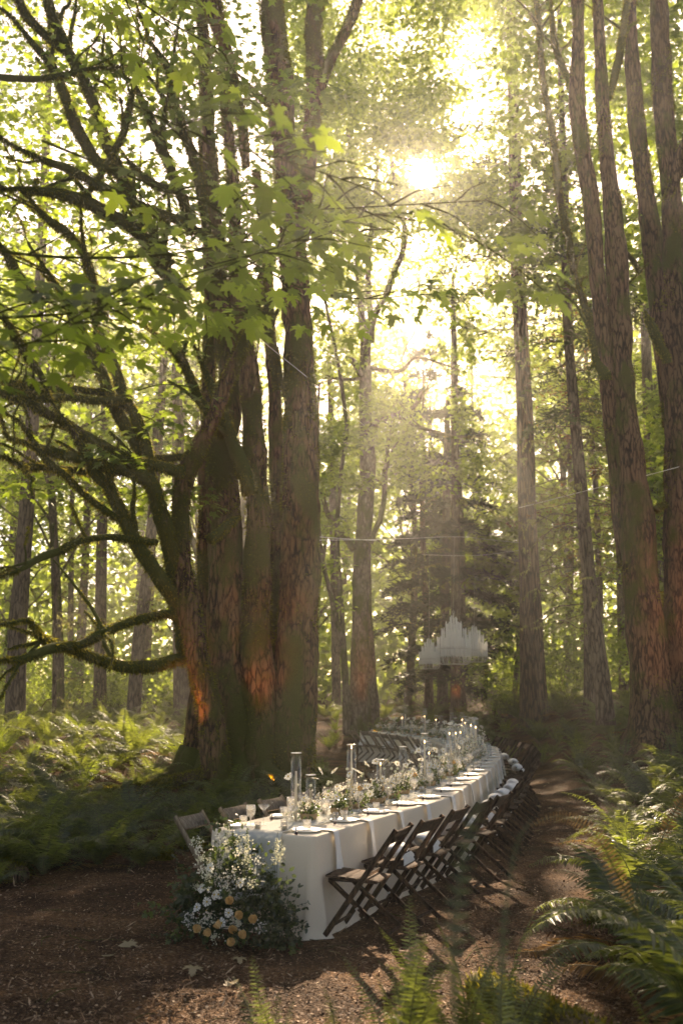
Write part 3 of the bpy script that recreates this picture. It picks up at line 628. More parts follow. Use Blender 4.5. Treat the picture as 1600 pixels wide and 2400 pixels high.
for i, (k, x, y, s) in enumerate(BG):
    side = 'left of the big maple' if x/y < -.13 else ('far behind the table' if x/y < .165 else 'right of the fir')
    cnt[k+side] = cnt.get(k+side, 0)+1
    if k == 'b':
        c = tree_root('broadleaf_tree', x, y, f'{ordn(cnt[k+side])} green broadleaf tree from the left {side}', 'tree', 'broadleaf trees in the wood behind'); make_broad(c, s, i+3)
    else:
        c = tree_root('conifer', x, y, f'{ordn(cnt[k+side])} hazy conifer from the left {side}', 'tree', 'conifers in the wood behind'); conifer(c, 27*s, .24*s, 4.5, 26.5*s, 3.2*s, 80, M['needle'], M['far_bark'], seed=i, dens=.42, nsize=.2, dead=8)

# --- far wood and low undergrowth: one mass each
mb = MB(); n = 80000; a = R.uniform(-.62, .62, n); d = R.uniform(74, 110, n); zz = R.random(n)**.8*38; P = np.stack([np.sin(a)*d, np.cos(a)*d, zz], 1)
k = (vnoise(P*np.array([.22,.22,.16]), 5)*.6+vnoise(P*.6, 6)*.4) > (.38+.10*(zz/46)); P = P[k]; P = P[sunny(P, .3)]; n = len(P)
V, f = polys(LEAF_FAR, P, norm(rdir(n)+np.array([0,-.3,.5])), rdir(n), .62*(.5+R.random(n)), .2); mb.add(V, f)
n = 42000; a = R.uniform(-.62, .62, n); d = R.uniform(52, 76, n); P = np.stack([np.sin(a)*d, np.cos(a)*d, R.random(n)**1.3*8+.6], 1); k = vnoise(P*np.array([.3,.3,.5]), 12) > .33; P = P[k]; P[:, 2] += ground_z(P)-.4; n = len(P)
V, f = polys(LEAF_FAR, P, norm(rdir(n)+np.array([0,-.3,.5])), rdir(n), .42*(.5+R.random(n)), .2); mb.add(V, f)
mb.build('distant_wood', M['leaf_far'], smooth=False, kind='stuff', label='hazy green mass of distant woodland')
# ---------------------------------------------------------------- ferns and undergrowth
def fern_mesh(name, seed, nf=18, L=.85, npn=30, m='fern', arch=1.0, up=1.0, wide=.17, dead=0, fine=False):
    r = np.random.default_rng(seed); mb = MB()
    for i in range(nf):
        a = i*2.399+r.uniform(-.3, .3); l = L*r.uniform(.65, 1.1); el = math.radians(r.uniform(48, 80))*up; dr = r.uniform(.8, 1.5)*arch
        isd = i < dead
        if isd: el *= .3; dr *= .8
        d = np.array([math.cos(a), math.sin(a), 0]); t = np.linspace(0, 1, npn+6); ang = el-dr*1.15*t**1.5; st = l/(npn+5)
        hx = np.cumsum(np.cos(ang))*st; hz_ = np.cumsum(np.sin(ang))*st; curl = np.cumsum(r.normal(0, .02)*np.ones(len(t))*t)*.4*l
        side = np.array([-d[1], d[0], 0]); P = d*hx[:, None] + np.array([0, 0, 1.])*hz_[:, None] + side*curl[:, None]
        P[:, 2] = np.maximum(P[:, 2], .03)
        T = norm(np.gradient(P, axis=0)); S = norm(np.cross(T, np.array([0, 0, 1.])+0*T)+1e-6); N = np.cross(S, T)
        tw = r.uniform(-.4, .4); S, N = S*math.cos(tw)+N*math.sin(tw), N*math.cos(tw)-S*math.sin(tw)
        mb.tube(P, np.linspace(.0042, .001, len(P)), 4, mi=1, cap=False)
        q = P[5:]; tt = t[5:]; prof = np.clip(np.minimum((tt-.08)/.2, 1), .25, 1)*np.clip((1.04-tt), 0, 1)**.62*1.15
        for sg in (-1, 1):
            D = norm(S[5:]*sg + T[5:]*.28 - N[5:]*r.uniform(.05, .35) + r.normal(0, .07, (len(q), 3))); NN = N[5:]+r.normal(0, .12, (len(q), 3))
            tm = np.array([(0,-.0),(-.10,.12),(-.075,.5),(-.05,.8),(0,1),(.05,.8),(.075,.5),(.085,.1)]) if fine else np.array([(0,0),(-.085,.3),(0,1),(.085,.3)])
            tm = tm*np.array([1.0*(.17/wide)*(30/npn)**.5*l/.85, 1])
            V, f = polys(tm, q+T[5:]*(.3*st*sg), NN, D, wide*l*prof*r.uniform(.85, 1.1, len(q)), bend=.35 if fine else .2)
            mb.add(V, f, 2 if isd else 0)
    return mb.mesh(name, [M[m], M['rachis'], M['fern_dead']])
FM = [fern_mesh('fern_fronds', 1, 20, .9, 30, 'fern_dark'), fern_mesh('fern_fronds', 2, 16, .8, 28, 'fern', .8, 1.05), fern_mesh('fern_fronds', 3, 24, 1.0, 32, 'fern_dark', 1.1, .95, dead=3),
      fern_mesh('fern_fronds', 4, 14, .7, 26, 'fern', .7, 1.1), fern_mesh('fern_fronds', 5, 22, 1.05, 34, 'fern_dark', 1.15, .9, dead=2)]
FN = [fern_mesh('fern_fronds', 11, 16, 1.0, 46, 'fern_near', 1.15, .92, .19, 3, True), fern_mesh('fern_fronds', 12, 13, .9, 44, 'fern_near', .95, 1.0, .18, 2, True), fern_mesh('fern_fronds', 13, 9, .62, 34, 'fern_near', .45, 1.25, .13, 0, True)]
def fern(me, x, y, s, rz, label, group=None, dz=0, tilt=(0, 0)):
    o = bpy.data.objects.new('sword_fern', me); COL.objects.link(o); o.location = (x, y, gz(x, y)-.03+dz); o.rotation_euler = (tilt[0], tilt[1], rz); o.scale = (s, s, s)
    return props(o, label, 'fern', group)
# wide undergrowth ferns on both sides of the clearing
LAMPS = [(-2.75,16.5), (-1.1,16.6), (1.0,29.6), (3.9,31.6), (6.4,17.4), (7.4,17.6)]
LOGP = [(-3.0,12.4),(-2.4,12.5),(-1.8,12.6),(-3.9,15.2),(-3.3,15.5),(-2.8,15.9),(-3.0,15.0),(-2.4,16.0),(-4.2,10.4),(-3.6,10.3)]
pts = []
tries = 0
while len(pts) < 330 and tries < 20000:
    tries += 1; y = 9.5 + 26*rnd.random()**1.25; x = rnd.uniform(-.36, .36)*y*1.05; d = float(dist_path(np.array([x, y])))
    right = x > np.interp(y, PATH[:, 1], PATH[:, 0])
    if d < (2.15 if right else 2.6) + (.6 if y > 24 else 0): continue
    if y < 11 and -2.9 < x < 2.4: continue
    if math.hypot(x+1.9, y-18.2) < 1.45 or math.hypot(x-7.2, y-20.4) < 1.2 or math.hypot(x-5.6, y-30) < .5: continue
    if x < 0 and 14.6 < y < 18.6 and rnd.random() < .08: continue
    if any(math.hypot(x-a, y-b) < .42 for a, b in LOGP+LAMPS): continue
    if any((x-a)**2+(y-b)**2 < (.42+.012*y)**2 for a, b in pts): continue
    pts.append((x, y))
def zone(x, y):
    u = 800+x/y*F
    if x < np.interp(y, PATH[:, 1], PATH[:, 0]):
        a = 'at the left edge' if u < 130 else ('left of the maple' if u < 430 else 'between maple and far chairs')
        return a+(', beside the dirt' if y < 14 else (', halfway back' if y < 20 else ', far back'))
    a = 'near the fir' if u < 1320 else ('below the right mossy trunks' if u < 1480 else 'at the right edge')
    return a+(', beside the path' if y < 15 else (', halfway back' if y < 21 else ', far back'))
extra = 0
for _ in range(900):
    y = rnd.uniform(10.4, 14.8); x = rnd.uniform(-.36*y, -1.95-.0*y)
    if x > -2.5 and y < 13.4 or (y < 11.2 and x > -2.9): continue
    if any((x-a)**2+(y-b)**2 < .40**2 for a, b in pts) or any(math.hypot(x-a, y-b) < .34 for a, b in LOGP): continue
    pts.append((x, y)); extra += 1
    if extra > 34: break
cnt = {}
pts.sort(key=lambda q: q[1])
for i, (x, y) in enumerate(pts):
    z_ = zone(x, y); cnt[z_] = cnt.get(z_, 0)+1; s = rnd.uniform(.6, 1.15)*(.9 if x < 0 and y < 17 else 1)
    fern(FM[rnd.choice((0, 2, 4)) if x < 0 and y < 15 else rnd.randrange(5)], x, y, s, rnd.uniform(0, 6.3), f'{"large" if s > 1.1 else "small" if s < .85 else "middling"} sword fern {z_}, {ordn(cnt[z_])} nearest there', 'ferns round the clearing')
fern(FM[4], -1.75, 16.3, 1.0, .4, 'broad dark fern at the foot of the big mossy maple behind the near chairs')
fern(FM[2], -1.05, 15.9, .75, 2.4, 'smaller dark fern leaning over at the maple foot, nearest the tall glass cylinders')
fern(FM[1], -3.05, 19.5, 1.35, .9, 'bright backlit fern mound against the left side of the big maple')
fern(FM[3], -3.9, 19.3, 1.3, 2.2, 'bright backlit fern left of the mound beside the big maple')
# close ferns, lower right and bottom edge
for k, x, y, s, rz, lab, dz in (
    (0, 1.78, 4.7, 1.15, .3, 'large close fern at the right edge with long fronds hanging to the bottom corner', .25),
    (1, 2.15, 5.7, 1.25, 1.4, 'close fern at the right edge just behind the largest one', .15),
    (0, 1.98, 6.5, 1.0, 2.6, 'close fern whose fronds reach left over the path edge', .05),
    (1, 2.5, 7.0, 1.3, 3.9, 'mid green fern at the right edge beside the sunlit path patch', .05),
    (0, 2.15, 7.9, 1.0, 5.2, 'fern beside the path level with the nearest chairs', 0),
    (1, 3.1, 8.7, 1.3, .8, 'tall upright fern at the right edge behind the close ferns', 0),
    (0, 2.7, 9.6, 1.0, 2.0, 'sunlit fern at the outer bend of the path edge', 0),
    (1, 3.8, 10.6, 1.2, 4.4, 'bright fern at the right edge below the mossy trunks', 0),
    (2, .38, 5.5, 1.15, .5, 'upright backlit young fern in the bottom middle, nearest the folding chairs', .05),
    (2, .60, 5.1, 1.15, 2.7, 'upright backlit young fern in the bottom middle with the longest fronds', .1),
    (2, .28, 4.8, 1.2, 4.0, 'yellow green young fern at the bottom edge below the sunlit patch', .1),
    (2, .84, 5.5, 1.1, 5.5, 'young fern just left of the mossy log end', .05),
    (2, .72, 4.75, 1.05, .2, 'young fern at the bottom edge in front of the mossy log', .1),
    (1, .50, 4.5, .62, 1.7, 'spreading low fern at the bottom edge among the upright young ones', .1),
    (2, -.30, 4.65, 1.0, 1.1, 'small fern sprig at the bottom edge left of the sunlit patch', .1),
    (2, -.02, 4.55, .95, 3.3, 'small fern sprig at the bottom edge between the sunlit patch and young ferns', .1),
    (2, 1.42, 4.75, .9, 1.9, 'low fern growing in front of the mossy log', .05)):
    fern(FN[k], x, y, s, rz, lab, None, dz)
# one tall blurred frond close to the lens, and a dry arching one
def single_frond(P, w, mt, label, name='fern_frond', npn=46):
    P = spline(np.array(P, float), .02, None); idx = np.linspace(0, len(P)-1, npn).astype(int); Q = P[idx]; mb = MB(); mb.tube(P, np.linspace(.004, .0012, len(P)), 5, mi=1, cap=False)
    T = norm(np.gradient(Q, axis=0)); S = norm(np.cross(T, np.array([0, 1., 0])+0*T)); N = np.cross(S, T); t = np.linspace(0, 1, npn); prof = np.clip(t/.35, .1, 1)*(1.03-t)**.55
    for sg in (-1, 1):
        V, f = polys(np.array([(0,0),(-.11,.15),(-.08,.6),(0,1),(.08,.6),(.1,.12)]), Q, N, S*sg+T*.3+R.normal(0, .06, (npn, 3)), w*prof, .2); mb.add(V, f)
    b = P[0].copy(); V = mb.v; mb.v = [x-b for x in V]; o = mb.build(name, [mt, M['rachis']], label=label, cat='fern frond'); o.location = b; return o
single_frond([at(1070,2480,1.9), at(1062,2300,1.92), at(1068,2150,1.95), at(1085,2010,2.0), at(1115,1900,2.05), at(1160,1830,2.15), at(1195,1800,2.2)], .035, M['fern_near'], 'tall blurred fern frond rising from the bottom middle close to the camera')
single_frond([at(1170,2480,2.3), at(1172,2300,2.32), at(1185,2120,2.4), at(1210,1980,2.5), at(1245,1920,2.6)], .022, M['fern_near'], 'thin blurred stalk rising beside the tall close frond')
single_frond([at(1500,2160,4.7), at(1450,2060,4.6), at(1400,1965,4.5), at(1340,1920,4.4), at(1290,1915,4.3), at(1245,1935,4.25)], .07, M['fern_dead'], 'pale dry fern frond arching left over the path')
single_frond([at(1540,1990,6), at(1570,1920,6), at(1600,1870,6), at(1640,1840,6)], .06, M['fern_dead'], 'pale dry fern frond rising at the right edge')

def shrub_mesh(seed, n, m, size, h=1.6, w=1.2):
    r = np.random.default_rng(seed); mb = MB(); c = r.normal(size=(26, 3))*np.array([w*.42, w*.42, h*.25])+np.array([0, 0, h*.55]); c[:, 2] = np.clip(c[:, 2], .15, h*1.3)
    for q in c[::2]: twig(mb, (r.normal()*.06, r.normal()*.06, -.1), q, .014, 5, 0)
    k = r.integers(0, 26, n); P = c[k]+r.normal(size=(n, 3))*.24; sz = size*r.uniform(.6, 1.3, n)
    V, f = polys(LEAF_MID if size > .1 else LEAF_OVAL, P, norm(r.normal(size=(n, 3))*.7+np.array([0,0,.8])), r.normal(size=(n, 3)), sz, .2); mb.add(V, f, 1)
    return mb.mesh('shrub', [M['limb_bark'], M[m]])
SM = [shrub_mesh(1, 900, 'leaf_far', .13), shrub_mesh(2, 1100, 'leaf_mid', .10, 2.4, 1.5), shrub_mesh(3, 1400, 'leaf_far', .075, 1.2, 1.5), shrub_mesh(4, 800, 'leaf_mid', .15, 3.2, 1.5)]
sp = []
for i in range(400):
    y = rnd.uniform(25, 50); x = rnd.uniform(-.37, .37)*y
    if dist_path(np.array([x, y])) < 4.6 or (x/y < -.1 and y < 34) or (x/y > .18 and y < 31) or (-.03 < x/y < .165 and rnd.random() < .85): continue
    sp.append((x, y))
sp = sorted(sp[:64]); cnt = {}
for i, (x, y) in enumerate(sp):
    z_ = 'left of the big maple' if x/y < -.13 else ('behind the far table' if x/y < .165 else 'right of the fir'); cnt[z_] = cnt.get(z_, 0)+1
    o = bpy.data.objects.new('shrub', SM[i*7 % 4]); COL.objects.link(o); o.location = (x, y, gz(x, y)); o.rotation_euler = (0, 0, rnd.uniform(0, 6)); s = rnd.uniform(.6, 1.1)*(1+.25*(y > 38)); o.scale = (s, s, s)
    props(o, f'leafy undergrowth shrub {z_}, {ordn(cnt[z_])} from the left there', 'shrub', 'shrubs in the far undergrowth')

# ---------------------------------------------------------------- logs, moss, fallen leaves
M['log_bark'] = barkmat('rotting_log_bark', (.04,.025,.015), (.17,.11,.065), (.09,.095,.02), .5, 3, 12, .03)
M['cutwood'] = plain('cut_wood', (.30,.20,.12), .8, var=.4, scale=20)
def log(pts, r, label, moss=1.0, seed=0, mm=.5):
    P = np.array(pts, float); P[:, 2] += [gz(x, y) for x, y in P[:, :2]]; b = P[0].copy(); Q = spline(P-b, .08); rr = np.interp(np.linspace(0, 1, len(Q)), np.linspace(0, 1, len(r)), r)
    root = empty('fallen_log', b, 0, label, 'log'); mb = MB(); mb.tube(Q, rr, 18, amp=.14, freq=4, seed=seed); mb.build('trunk', M['log_bark'], root)
    tm = MB(); Pu = Q.copy(); tufts(tm, Pu, rr, int(1500*moss*len(Q)/20), .035, -.2, mm); tm.build('moss', M['moss'], root, kind='stuff'); return root
log([(-3.0,12.6,.1),(-2.2,12.75,.12),(-1.55,12.9,.12)], [.12,.13,.13], 'short thick log with bark lying left of the table end', .6, 2)
log([(-4.3,15.2,.04),(-3.3,15.9,.10),(-2.3,16.9,.30)], [.05,.08,.11], 'long thin mossy log slanting up to the foot of the big maple', 2.2, 3, .9)
log([(-3.2,15.6,.03),(-2.5,16.2,.08),(-1.9,16.8,.16)], [.06,.07,.09], 'dark thin log lying in front of the slanting mossy one', 1, 4, .6)
log([(-4.6,10.7,.05),(-3.6,10.55,.08),(-3.15,10.3,.05)], [.12,.13,.10], 'mossy log end poking in at the left edge below the ferns', 1.5, 5, .8)
log([(.86,6.7,.06),(1.1,6.1,.09),(1.4,5.4,.10)], [.09,.10,.11], 'sunlit mossy log lying under the close ferns at the bottom right', 1, 6, .5)
mb = MB()
for (x, y, r, lab) in ((-2.05,11.75,.16,'low mound of green moss in front of the short log'), (-1.75,12.35,.13,'small moss tuft between the short log and the table end')):
    P = np.array([[0,0,-.05],[.02,0,.02],[.04,0,r*.5]]); m2 = MB(); m2.tube(P, [r, r*.9, r*.3], 14, amp=.25, freq=8); tufts(m2, P, np.array([r, r*.9, r*.3]), 2500, .05, -.4, 1.0)
    o = m2.build('moss_mound', M['moss'], label=lab, cat='moss'); o.location = (x, y, gz(x, y))
# needles, chips and twigs on the ground: nobody could count them
n = 95000; y = 5.2+R.random(n)**1.9*17; x = R.uniform(-.38, .38, n)*y*1.05; P = np.stack([x, y], 1); z = ground_z(P)
C = np.stack([x, y, z+.006], 1); a = R.uniform(0, 6.28, n); D = np.stack([np.cos(a), np.sin(a), R.normal(0, .18, n)], 1); N = norm(np.array([0,0,1.])+R.normal(0, .45, (n, 3)))
lm = mat('litter'); g = G(lm); geo = g.n('NewGeometry'); g.principled(g.ramp(geo.outputs['Random Per Island'], [(0, (.05,.026,.013)), (.45, (.16,.085,.045)), (.8, (.30,.18,.10)), (1, (.45,.33,.21))]), .8, .2)
mb = MB(); k = n*3//4; V, f = polys(DIAM*np.array([.13, 1]), C[:k], N[:k], D[:k], R.uniform(.012, .06, k)*(1+1.2*(R.random(k) < .05))); mb.add(V, f)
V, f = polys(LEAF_OVAL*np.array([1.6, 1]), C[k:], N[k:], D[k:], R.uniform(.010, .028, n-k), .3); mb.add(V, f)
mb.build('forest_litter', lm, smooth=False, kind='stuff', label='brown needles and bark chips strewn on the ground')
for i in range(70):
    yy = rnd.uniform(5.6, 13); xx = rnd.uniform(-.36, .3)*yy
    mb = MB(); a = rnd.uniform(0, 6.3); L = rnd.uniform(.12, .5); P = np.array([[0,0,.006],[L*.4*math.cos(a), L*.4*math.sin(a), .014],[L*math.cos(a+.4), L*math.sin(a+.4), .008]]); mb.tube(spline(P, .05), .0035, 5)
    o = mb.build('fallen_twig', M['log_bark'], label='thin brown twig on the dirt '+('left of the flowered table end' if xx < -1.5 else 'in front of the flowered table end' if yy < 8 else 'beside the long table'), cat='twig', group='twigs on the dirt'); o.location = (xx, yy, gz(xx, yy))
dl = leafmat('fallen_leaf', (.30,.23,.12), (.2,.15,.06), .05, .25, .35); FLm = []
for s in range(3):
    mb = MB(); V, f = polys(LEAF_FINE, np.zeros((1,3)), np.array([[.1*s,.1,1.]]), np.array([[1.,s,0]]), [.125], bend=[.5,-.6,.9][s]*.6, fold=.25); mb.add(V+np.array([0,0,.03]), f); FLm.append(mb.mesh('fallen_leaf', dl, False))
spots = [onground(u, v)[:2] for u, v in ((455,2275),(525,2330),(300,2215),(770,2240),(640,2080),(425,2040),(1330,1925),(1345,1880),(1270,1975),(1310,1970),(1250,1955),(1300,1990),(1360,1950),(1290,1900),(1400,1935),(560,2250),(250,2250))]
for i in range(44): spots.append((rnd.uniform(2.6, 5.2), rnd.uniform(14, 24)) if i % 2 else (rnd.uniform(-1.5, .6), rnd.uniform(17, 24)))
for i, (xx, yy) in enumerate(spots):
    o = bpy.data.objects.new('fallen_leaf', FLm[i % 3]); COL.objects.link(o); s = rnd.uniform(.6, 1.15); o.scale = (s,)*3; o.rotation_euler = (0, 0, rnd.uniform(0, 6.3)); o.location = (xx, yy, gz(xx, yy)+.004)
    near = i < 17
    u_ = 800+xx/yy*F; props(o, f'pale curled fallen leaf, {ordn(i+1)} counted from the front' if False else ('pale curled maple leaf on the dirt '+('in the front left of the clearing' if yy < 9.6 and u_ < 400 else 'in front of the flowered table end' if yy < 9.6 else 'on the path right of the chairs' if u_ > 1100 else 'inside the curve of the table')), 'leaf', 'fallen maple leaves')

# ---------------------------------------------------------------- maple boughs hanging in front, close to the camera
def bough(P0, Y0, Y1, label, nside=9, leafsz=.2, L=.75, seed=0):
    r = np.random.default_rng(seed); pts = [(u, v, w) for u, v, w in P0]; P, rad = trace(pts, Y0, Y1, .08); rad = rad*.6; b = P[0].copy(); root = empty('maple_bough', b, 0, label, 'branch'); mb = MB(); mb.tube(P-b, rad, 7, amp=.1, freq=6)
    LC = []; LD = []
    n = len(P); ks = np.linspace(n*.18, n-1, nside).astype(int)
    for j, k in enumerate(ks):
        T = norm(P[min(k+1, n-1)]-P[max(k-1, 0)]); sd = norm(np.cross(T, [0,0,1.]))*(1 if j % 2 else -1); d = norm(T*.7+sd*.8+np.array([0,0,r.uniform(-.15,.15)])); l = L*r.uniform(.5, 1.1)*(1.1-.5*k/n)
        e = P[k]+d*l+np.array([0,0,-.12*l]); Q = twig(mb, P[k]-b, e-b, .007, 4, .05, .08)+b
        for q in Q[3::2]:
            for sg in (-1, 1):
                dd = norm(d*.6+norm(np.cross(d, [0,0,1.]))*sg+r.normal(size=3)*.25); pe = q+dd*r.uniform(.05, .14); LC.append(pe); LD.append(dd)
        LC.append(Q[-1]); LD.append(d)
    C = np.array(LC); D = np.array(LD); m_ = len(C); keep = sunny(C) & (R.random(len(C)) < .72); C, D = C[keep], D[keep]; m_ = len(C)
    N = norm(np.array([0,0,1.])+r.normal(size=(m_,3))*.17+D*.12); V, f = polys(LEAF_FINE, C, N, D-np.array([0,0,.12]), leafsz*.88*r.uniform(.5, 1.15, m_), bend=.45, fold=.16)
    mb.build('twig', M['limb_bark'], root); m2 = MB(); m2.add(V-b, f); m2.build('leaves', M['leaf_near'], root, smooth=False)
for i, a in enumerate((
 ([(-300,760,7),(0,745,6),(200,730,5),(400,690,4),(560,640,3),(700,600,2)], 4.6, 5.4, 'long maple bough crossing the big trunk at mid height', 15, .17, .8),
 ([(-200,560,7),(100,600,6),(350,600,5),(560,570,4),(760,540,3),(900,560,2)], 5.2, 5.6, 'maple bough just above the longest one, lit yellow green', 15, .17, .8),
 ([(100,330,6),(350,430,5),(560,490,4),(760,490,3),(950,480,3),(1140,470,2)], 5.4, 5.0, 'maple bough reaching right to the sun', 15, .19, .8),
 ([(300,240,5),(500,330,4),(680,380,3),(800,420,3),(880,450,2)], 4.2, 4.2, 'blurred maple bough left of the sun', 11, .18, .7),
 ([(500,620,4),(650,580,4),(800,520,3),(960,500,3),(1110,560,2)], 5.0, 4.3, 'maple bough with big dark leaves under the sun', 11, .20, .6),
 ([(-300,900,6),(-80,850,5),(80,800,4),(220,740,3),(330,720,2)], 4.0, 4.2, 'blurred maple bough at the left edge at mid height', 9, .18, .6),
 ([(100,-180,6),(250,-60,5),(380,40,4),(520,120,3)], 5.6, 6.0, 'dark maple bough hanging from the top edge', 7, .17, .6),
 ([(-300,640,6),(-60,680,5),(120,700,4),(260,690,3)], 5.0, 5.2, 'dark maple bough at the left edge above the lower boughs', 10, .18, .7),
 ([(560,600,4),(720,680,4),(860,700,3),(990,690,2),(1080,700,2)], 7.5, 8.2, 'thin maple bough with small pale leaves in front of the alder', 11, .17, .7),
 ([(380,690,4),(480,730,3),(560,740,3),(620,700,2)], 5.6, 6.2, 'short low maple bough over the big trunk', 8, .16, .5),
)): bough(*a, seed=i+20)
# ---------------------------------------------------------------- the table and everything on it
def clothmat(name, col, scale=260):
    m = mat(name); g = G(m); c = g.coord(kind='Object'); n1 = g.noise(scale, 2, .5, c); n2 = g.noise(3, 3, .5, c)
    cc = g.mix(n2, tuple(x*.92 for x in col), col); n3 = g.noise(1, 4, .6, g.coord((9, 9, 2.2))); n4 = g.noise(7, 4, .65, c); d = g.principled(cc, .85, .15, g.bump(g.mix(.25, g.mix(.5, n3, n4), n1), .55, .022 if scale > 200 else .01)); d.inputs['Sheen Weight'].default_value = .15; return m
M['cloth'] = clothmat('linen', (.76,.65,.49)); M['napkin'] = clothmat('napkin_linen', (.86,.81,.72)); M['throw'] = clothmat('throw_wool', (.86,.82,.74), 90)
gm = mat('gauze'); g = G(gm); d = g.n('BsdfDiffuse'); d.inputs[0].default_value = (.66,.68,.64,1); t = g.n('BsdfTranslucent'); t.inputs[0].default_value = (.6,.68,.7,1); tr = g.n('BsdfTransparent')
mx = g.n('MixShader'); g.l(d.outputs[0], mx.inputs[1]); g.l(t.outputs[0], mx.inputs[2]); mx.inputs[0].default_value = .4; m2_ = g.n('MixShader'); m2_.inputs[0].default_value = .78; g.l(tr.outputs[0], m2_.inputs[1]); g.l(mx.outputs[0], m2_.inputs[2]); g.l(m2_.outputs[0], g.o.inputs[0]); M['gauze'] = gm
def thinglass(name, tint=(.97,.96,.92), edge=.55, base=.05, rough=.03, milky=0.0):
    m = mat(name); g = G(m); lw = g.n('LayerWeight'); lw.inputs[0].default_value = .35; tr = g.n('BsdfTransparent'); tr.inputs[0].default_value = (*tint, 1); gl = g.n('BsdfGlossy'); gl.inputs['Roughness'].default_value = rough
    mp = g.n('MapRange'); mp.inputs[3].default_value = base; mp.inputs[4].default_value = edge; g.l(lw.outputs['Facing'], mp.inputs[0])
    mx = g.n('MixShader'); g.l(mp.outputs[0], mx.inputs[0]); g.l(tr.outputs[0], mx.inputs[1]); g.l(gl.outputs[0], mx.inputs[2]); last = mx.outputs[0]
    if milky:
        df = g.n('BsdfTranslucent'); df.inputs[0].default_value = (.9,.88,.82,1); dd = g.n('BsdfDiffuse'); dd.inputs[0].default_value = (.92,.90,.85,1); m3 = g.n('MixShader'); g.l(df.outputs[0], m3.inputs[1]); g.l(dd.outputs[0], m3.inputs[2])
        m4 = g.n('MixShader'); m4.inputs[0].default_value = milky; g.l(last, m4.inputs[1]); g.l(m3.outputs[0], m4.inputs[2]); last = m4.outputs[0]
    g.l(last, g.o.inputs[0]); return m
M['glass'] = thinglass('clear_glass', (.992,.99,.98), .6, .015); M['cutglass'] = thinglass('ribbed_glass', (.96,.95,.92), .6, .07, .1, .10); M['frost'] = thinglass('frosted_rod', (.95,.93,.89), .6, .1, .15, .78); M['rimglass'] = thinglass('glass_rim', (.9,.9,.86), .8, .35, .1, .35)
M['wax'] = plain('ivory_wax', (.72,.60,.42), .5, var=.05, Subsurface_Weight=.0); M['wood'] = barkmat('chair_wood', (.028,.018,.012), (.10,.062,.04), None, 0, 9, 14, .003)
M['woodlight'] = barkmat('weathered_chair_wood', (.20,.15,.10), (.32,.25,.17), None, 0, 9, 14, .003)
M['metal'] = plain('brushed_metal', (.55,.52,.47), .3, .5, .9, var=.05); M['plate'] = plain('stoneware', (.80,.77,.70), .35, .4, var=.04); M['dark'] = plain('dark_cup', (.05,.025,.03), .4)
M['petal'] = leafmat('white_petal', (.82,.80,.72), (.75,.73,.62), .02, .35, .06); M['yellow'] = plain('flower_centre', (.62,.42,.05), .8); M['apricot'] = leafmat('apricot_petal', (.70,.46,.20), (.72,.46,.18), .02, .3, .12)
M['cream'] = leafmat('cream_floret', (.76,.76,.60), (.7,.7,.5), .02, .35, .1); M['bowl'] = plain('wood_bowl', (.40,.26,.13), .6, var=.3); M['foliage'] = leafmat('bouquet_leaf', (.05,.075,.025), (.16,.24,.05), .04, .5, .35); M['foliage_dark'] = leafmat('installation_leaf', (.04,.055,.022), (.08,.12,.03), .04, .4, .35)
fl = mat('flame'); g = G(fl); e = g.n('Emission'); e.inputs[0].default_value = (1,.62,.25,1); e.inputs[1].default_value = 9; g.l(e.outputs[0], g.o.inputs[0]); M['flame'] = fl
fl = mat('lens'); g = G(fl); e = g.n('Emission'); e.inputs[0].default_value = (1,.45,.15,1); e.inputs[1].default_value = .6; g.l(e.outputs[0], g.o.inputs[0]); M['lens'] = fl
H = .75; HW = .47; seglen = np.linalg.norm(np.diff(PATH, axis=0), axis=1); CUM = np.r_[0, np.cumsum(seglen)]; TOT = CUM[-1]
def onpath(s, off, z=H):
    """off > 0: towards the right hand (path) side"""
    i = min(max(int(np.searchsorted(CUM, s, 'right'))-1, 0), len(seglen)-1); d = (PATH[i+1]-PATH[i])/seglen[i]; n = np.array([d[1], -d[0]]); p = PATH[i]+d*(s-CUM[i])+n*off; return np.array([p[0], p[1], z]), math.atan2(d[1], d[0]), i
